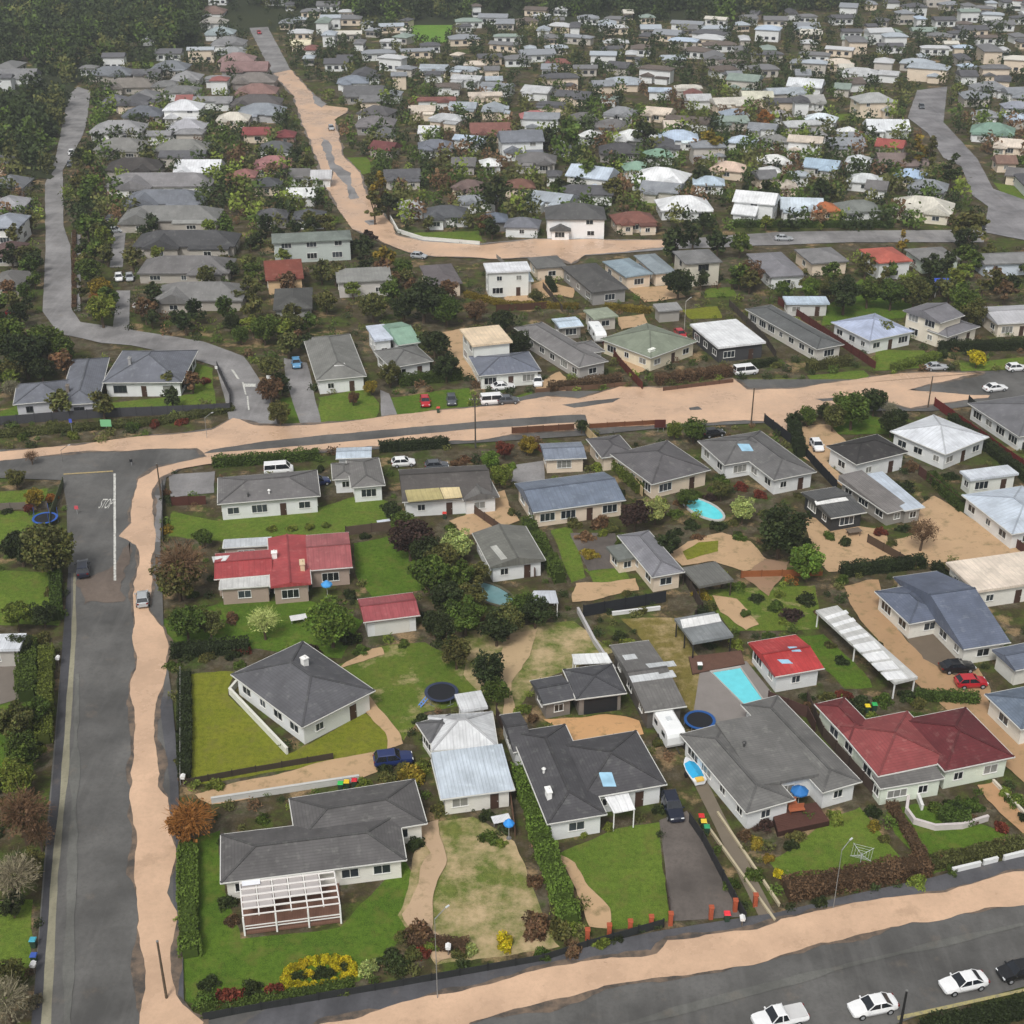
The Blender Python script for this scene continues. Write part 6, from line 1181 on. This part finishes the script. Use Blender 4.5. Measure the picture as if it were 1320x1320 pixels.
# ================================================================ FAR SUBURB: fill between the hand-placed houses
ROADP = [s for s, n_ in zip(SHEETS, SNAME) if n_ in ('road', 'flood_water')]
ROADPX = [[proj((x, y, 0)) for x, y in s[0]] for s in ROADP]; ROADBB = [(min(p[0] for p in P), max(p[0] for p in P), min(p[1] for p in P), max(p[1] for p in P)) for P in ROADPX]
def hides(px, py, hw, top):                             # would it stand in front of a road?
    for sx in (-1, -.5, 0, .5, 1):
        for sy in (0, .5, 1):
            x, y = px+sx*hw, py-top*sy
            for P, bb in zip(ROADPX, ROADBB):
                if bb[0] <= x <= bb[1] and bb[2] <= y <= bb[3] and inpoly(x, y, P): return True
    return False
def onroad(x, y, m=5):
    for P, z, bb in ROADP:
        if bb[0]-m <= x <= bb[1]+m and bb[2]-m <= y <= bb[3]+m:
            if inpoly(x, y, P) or any(inpoly(x+dx, y+dy, P) for dx, dy in ((m, 0), (-m, 0), (0, m), (0, -m))): return True
    return False
FOREST = [(-60,-60),(262,-60),(262,38),(245,72),(180,78),(112,92),(98,112),(84,140),(72,180),(66,232),(30,225),(-60,215),(-60,125),(55,125),(60,95),(-60,92)]
FOREST2 = [(330,-60),(1400,-60),(1400,-2),(1320,2),(1130,9),(1060,20),(980,26),(900,30),(820,24),(760,26),(700,18),(640,18),(560,28),(500,32),(470,26),(440,18),(400,12),(330,10)]
sheet('wood_floor', [(p[0], max(p[1], 30)) for p in FOREST[2:-3]], m_hill(), 1.5)
def inforest(px, py): return inpoly(px, py, FOREST) or inpoly(px, py, FOREST2)
rs = random.Random(11); pal = [(190,192,194)]*4+[(168,176,184)]*3+[(140,144,150)]*5+[(116,116,118)]*6+[(90,90,94)]*6+[(104,94,88)]*2+[(128,84,78),(138,152,144),(206,194,180),(204,200,190),(176,190,206)]
palL = [(118,118,118)]*4+[(98,98,102)]*4+[(140,140,142)]*3+[(206,208,210)]*2+[(150,96,92),(170,176,182)]
cells = []
for j in range(52):
    for i in range(-44, 50):
        x = i*14.6+rs.uniform(-5, 5)+j*2.6; y = 330+j*12.4*(1+.003*j)+rs.uniform(-4, 4)+6*math.sin(i*.5+j*.3)+rs.uniform(-2.5, 2.5)
        px, py = proj((x, y, 0))
        if -25 < px < 1345 and -4 < py < 300: cells.append((y, x, px, py))
cells.sort(); pos = [(h[0], h[1], h[2]) for h in HOUSES]; nfill = 0; STUFFH = []
FAR_BASE = len([h for h in HOUSES])
for (y, x, px, py) in cells:
    if inforest(px, py) or hillz(x, y) > 6: continue
    if any((x-a)**2+(y-b)**2 < (r+5.2)**2 for a, b, r in pos): continue
    if onroad(x, y, 8) or 525 < px < 590 and 15 < py < 62: continue
    s_ = ppm((x, y, 0))
    if hides(px, py, 8*s_, 6.5*s_): continue
    if rs.random() < (.14 if py > 120 else .2): continue
    w = rs.choice([5, 7, 9, 10, 11, 12, 14])*rs.uniform(.9, 1.1); dp = rs.uniform(4.5, 9); pos.append((x, y, w/2)); rc = rs.choice(palL if px < 330 else pal); wc = rs.choice([WH, WH, CR_, (190,184,176)])
    ea = 4.9 if rs.random() < .15 else 2.9; rt = R(rs.choice([-6, 0, 4, 10, -24, -18, 86])) if px > 480 else R(rs.choice([0, 2, 4, 88]))
    if nfill < 92: far_house(px, py, w*ppm((x, y, 0)), rc, wc, f"{CN(rc)} roofed house {zone(px, py)}", ea, rs.choice('hgg'), rt, dp, detail=0, pitch=20); nfill += 1
    else: STUFFH.append((x, y, w, dp, rc, wc, ea, rs.choice('hhg'), rt))
sb = {}
for (x, y, w, dp, rc, wc, ea, ty, rt) in STUFFH:
    z0 = hillz(x, y); u = Vector((math.cos(rt), math.sin(rt), 0)); v = Vector((-u.y, u.x, 0)); o = Vector((x, y, z0)); q = [o-u*w/2-v*dp/2, o+u*w/2-v*dp/2, o+u*w/2+v*dp/2, o-u*w/2+v*dp/2]
    W_ = wing(None, ty, ea+z0, 19, quadpts=q); roof_mb(W_, sb.setdefault(('r', rc), MB())); b = sb.setdefault(('w', wc), MB())
    b.box((x, y, z0+ea/2-.1), (w-1, dp-1, ea-.1), rt); g = sb.setdefault(('g', (50, 54, 60)), MB())
    for k in range(3): t = (k-1)*w*.27; c_ = o+u*t-v*(dp/2-.48); g.box((c_.x, c_.y, z0+1.5), (1.6, .1, 1.2), rt)
me = bpy.data.meshes.new('distant_houses'); V = []; Fc = []; mi = []; ml = []
for k, (key, b) in enumerate(sb.items()):
    o_ = len(V); V += b.v; Fc += [tuple(i+o_ for i in f) for f in b.f]; mi += [k]*len(b.f); ml.append(m_plain(key[1], .6))
if V:
    me.from_pydata([tuple(v) for v in V], [], Fc); me.polygons.foreach_set('material_index', mi)
    for m in ml: me.materials.append(m)
    prop(link('distant_houses', me), 'hazy mass of small pale roofed houses far off below the dark wooded hill', 'houses', None, 'stuff')
# trees between far houses
nt_ = 0; ST = []; placed = [(t.location.x, t.location.y) for t in TREES]
cand = []
for k in range(15000):
    px = rs.uniform(-15, 1335); py = 8+(rs.random()**.85)*500
    if k < 3600: py = rs.uniform(300, 1290)
    P = at(px, py); cand.append((P.y, P.x, px, py))
cand.sort(); GC = []; ns_ = len(SHRUBS)
for (y, x, px, py) in cand:
    if inforest(px, py) or gz(x, y) > .004: continue
    near = py > 545
    if any(abs(x-a) < r+2.2 and abs(y-b) < r+1.5 and (x-a)**2+(y-b)**2 < (r*(1.0 if near else .75)+(.6 if near else 1.1))**2 for a, b, r in pos): continue
    if near and any(abs(x-w.c.x) < 20 and abs(y-w.c.y) < 20 and roofz(w, (x, y)) > 0 for _a, _b, _c, _d, w in HOUSES[:90]): continue
    if any((x-a)**2+(y-b)**2 < (3 if near else 9 if y < 420 else 10) for a, b in placed): continue
    s = ppm((x, y, 3)); c = rs.choice(['dark', 'dark', 'dark', 'green', 'olive', 'olive', 'green', 'brown', 'lime'] if py > 120 else ['dark', 'dark', 'olive', 'dark', 'dark'])
    Rm = rs.choice([.5, .6, .8, .9, 1.1]) if near else rs.choice([.8, 1.1, 1.4, 2.0, 2.6]) if py > 300 else rs.choice([1.0, 1.4, 1.9, 2.5])
    if hides(px, py, Rm*s*.8, Rm*2.2*s) and not near: continue
    if (395 < py < 520 and 400 < px < 1320 or 335 < py <= 395 and 590 < px < 890) and Rm > 1.2: Rm = rs.choice([.6, .8, 1.0])
    placed.append((x, y))
    if py > 300 and Rm < 1.5:
        if len(SHRUBS) < 295 and near and Rm >= .9: shrub(px, py, Rm*s, c, f"among the near houses {'at left' if px < 440 else 'in the middle' if px < 880 else 'at right'}")
        else: GC.append((x, y, Rm, c))
        continue
    if near: continue
    if len(TREES) < 300: q = proj((x, y, Rm*1.35)); tree(q[0], q[1], Rm*s, c, 'tall' if rs.random() < .12 else 'round', 'among houses '+zone(px, py), far=True)
    else: ST.append((x, y, Rm, c))
rsn = np.random.RandomState(5); Vs = []; Ts = []
def stuff_tree(x, y, z, Rm, c, n=150, tall=1.0, size=.16):
    d = rsn.normal(size=(n, 3)); d /= np.linalg.norm(d, axis=1)[:, None]; lump = 1+.35*np.sin(d[:, 0]*5+x)*np.cos(d[:, 1]*4+y)+.2*np.sin(d[:, 2]*7+x*3)
    C = d*(Rm*lump*rsn.uniform(.55, 1.05, n))[:, None]; C[:, 2] = C[:, 2]*tall+Rm*1.15*tall; C += np.array([x, y, z])
    Vs.append(leaves(rsn, C, Rm*size)); l = np.array(lin(LEAFC[c]))*1.4*rsn.uniform(.7, 1.3); Ts.append(np.repeat(l[None, :]*(.7+.35*lump[:, None]*rsn.uniform(.7, 1.2, (n, 1))), 4, 0))
for (x, y, Rm, c) in ST: stuff_tree(x, y, hillz(x, y), Rm, c, 90, 1.15, .17)
def flush(name, label, cat, kind='stuff'):
    global Vs, Ts
    if not Vs: return
    V = np.concatenate(Vs); T = np.concatenate(Ts); me = np_mesh(name, V, len(V)//4, T); me.materials.append(m_leaf()); o = link(name, me); o.color = (1, 1, 1, 1); prop(o, label, cat, None, 'stuff'); Vs = []; Ts = []
flush('distant_trees', 'hazy scatter of small dark trees between the far houses', 'trees')
for (x, y, Rm, c) in GC: stuff_tree(x, y, -Rm*.45, Rm, c, 150 if y < 260 else 70, .8, .13)
flush('garden_planting', 'low mixed garden planting and weeds filling the beds between the houses', 'planting')
# the wood on the slope behind and at the upper left
for k in range(9000):
    px = rs.uniform(-70, 1390); py = rs.uniform(-70, 240); 
    if px > 270 and py > 30: continue
    # walk the ray to the terrain
    d = ray(px, max(py, -66)); t = (-CAM_H)/d.z if d.z < 0 else 3000
    P = Vector((0, 0, CAM_H))+d*t
    if P.y > 650:
        t = 600/d.y
        while t < 1250/d.y:
            P = Vector((0, 0, CAM_H))+d*t
            if P.z <= hillz(P.x, P.y): break
            t += 4/d.y
        else: continue
    q = proj((P.x, P.y, hillz(P.x, P.y)))
    if not inforest(*q) or hides(q[0], q[1], 6, 22): continue
    if rs.random() < (.0 if py < 60 else .5 if py < 140 else .66): continue
    tl = 1.5 if rs.random() < .45 else 1.0
    stuff_tree(P.x+rs.uniform(-2, 2), P.y+rs.uniform(-2, 2), hillz(P.x, P.y)-.5, rs.uniform(2.4, 4.6)*(1 if py < 110 else .8), rs.choice(['dark', 'dark', 'dark', 'dark', 'dark', 'olive', 'green']), 110 if py < 110 else 170, tl, .15)
flush('hillside_wood', 'dark misty wood covering the hillside behind the suburb and upper left', 'wood')

# ================================================================ labels that repeat get an ordinal
ORD = ['nearest', 'second nearest', 'third nearest', 'fourth nearest', 'fifth nearest', 'sixth nearest', 'seventh nearest', 'eighth nearest', 'ninth nearest', 'tenth nearest']
ZA = 'between the flooded diagonal road and the far right street'; ZB = 'between the upper left street and the flooded diagonal road'
def cell(o):
    x, y = proj(o.location); l = o['label']
    if ZA in l:
        dp = 'close behind the flooded street' if y > 335 else 'in the front rows' if y > 230 else 'midway back' if y > 150 else 'in the far rows' if y > 80 else 'below the wooded hill'
        sd = 'towards the diagonal road' if x < 640 else 'left of centre' if x < 800 else 'right of centre' if x < 980 else 'towards the right street'
        z = ZA
    elif ZB in l:
        dp = 'low down' if y > 250 else 'midway up' if y > 140 else 'at the far end'; sd = 'near the upper left street' if x < 200 else 'near the flooded diagonal road'; z = ZB
    else: return
    l = l.replace('among houses ', '').replace(z, f'{dp} {sd}'); o['label'] = l
cnt = {}
for o in bpy.data.objects:
    if o.parent is None and 'label' in o.keys(): cnt[o['label']] = cnt.get(o['label'], 0)+1
for o in bpy.data.objects:
    if o.parent is not None or 'label' not in o.keys(): continue
    l = o['label']
    if cnt[l] > 3 and (ZA in l or ZB in l):
        o['group'] = ('trees' if o['category'] == 'tree' else 'houses')+' of the far suburb'; cell(o)
    if 'among the near houses' in l:
        q = [(h[0]-o.location.x, h[1]-o.location.y, h) for h in HOUSES if h[3].get('_short')]; dx, dy, h = min(q, key=lambda t: math.hypot(t[0], t[1])-t[2][2])
        rel = ('left of' if dx > 0 else 'right of') if abs(dx) > abs(dy) else ('in front of' if dy > 0 else 'behind')
        o['label'] = f"{l.split(' among')[0]} {rel} the {h[3]['_short']}"; o['group'] = 'shrubs among the near houses'
by = {}
for o in bpy.data.objects:
    if o.parent is None and 'label' in o.keys(): by.setdefault(o['label'], []).append(o)
for lb, os_ in by.items():
    if len(os_) == 1: continue
    cat = os_[0].get('category', 'thing')
    for o in os_: o['group'] = o.get('group') or ' '.join(lb.split()[:15])
    if len(os_) > 10 or 'ringed clump' in lb: continue
    os_.sort(key=lambda o: o.location.y)
    for k, o in enumerate(os_): o['label'] = f"{ORD[k]} {lb}" if k < len(os_)-1 or len(os_) > 2 else f"farther {lb}"
    if len(os_) == 2: os_[0]['label'] = f"nearer {lb}"
for o in list(bpy.data.objects):
    for k in ('_px', '_short'):
        if k in o.keys(): del o[k]
    if 'label' in o.keys() and len(o['label'].split()) > 16: o['label'] = ' '.join(o['label'].split()[:16])
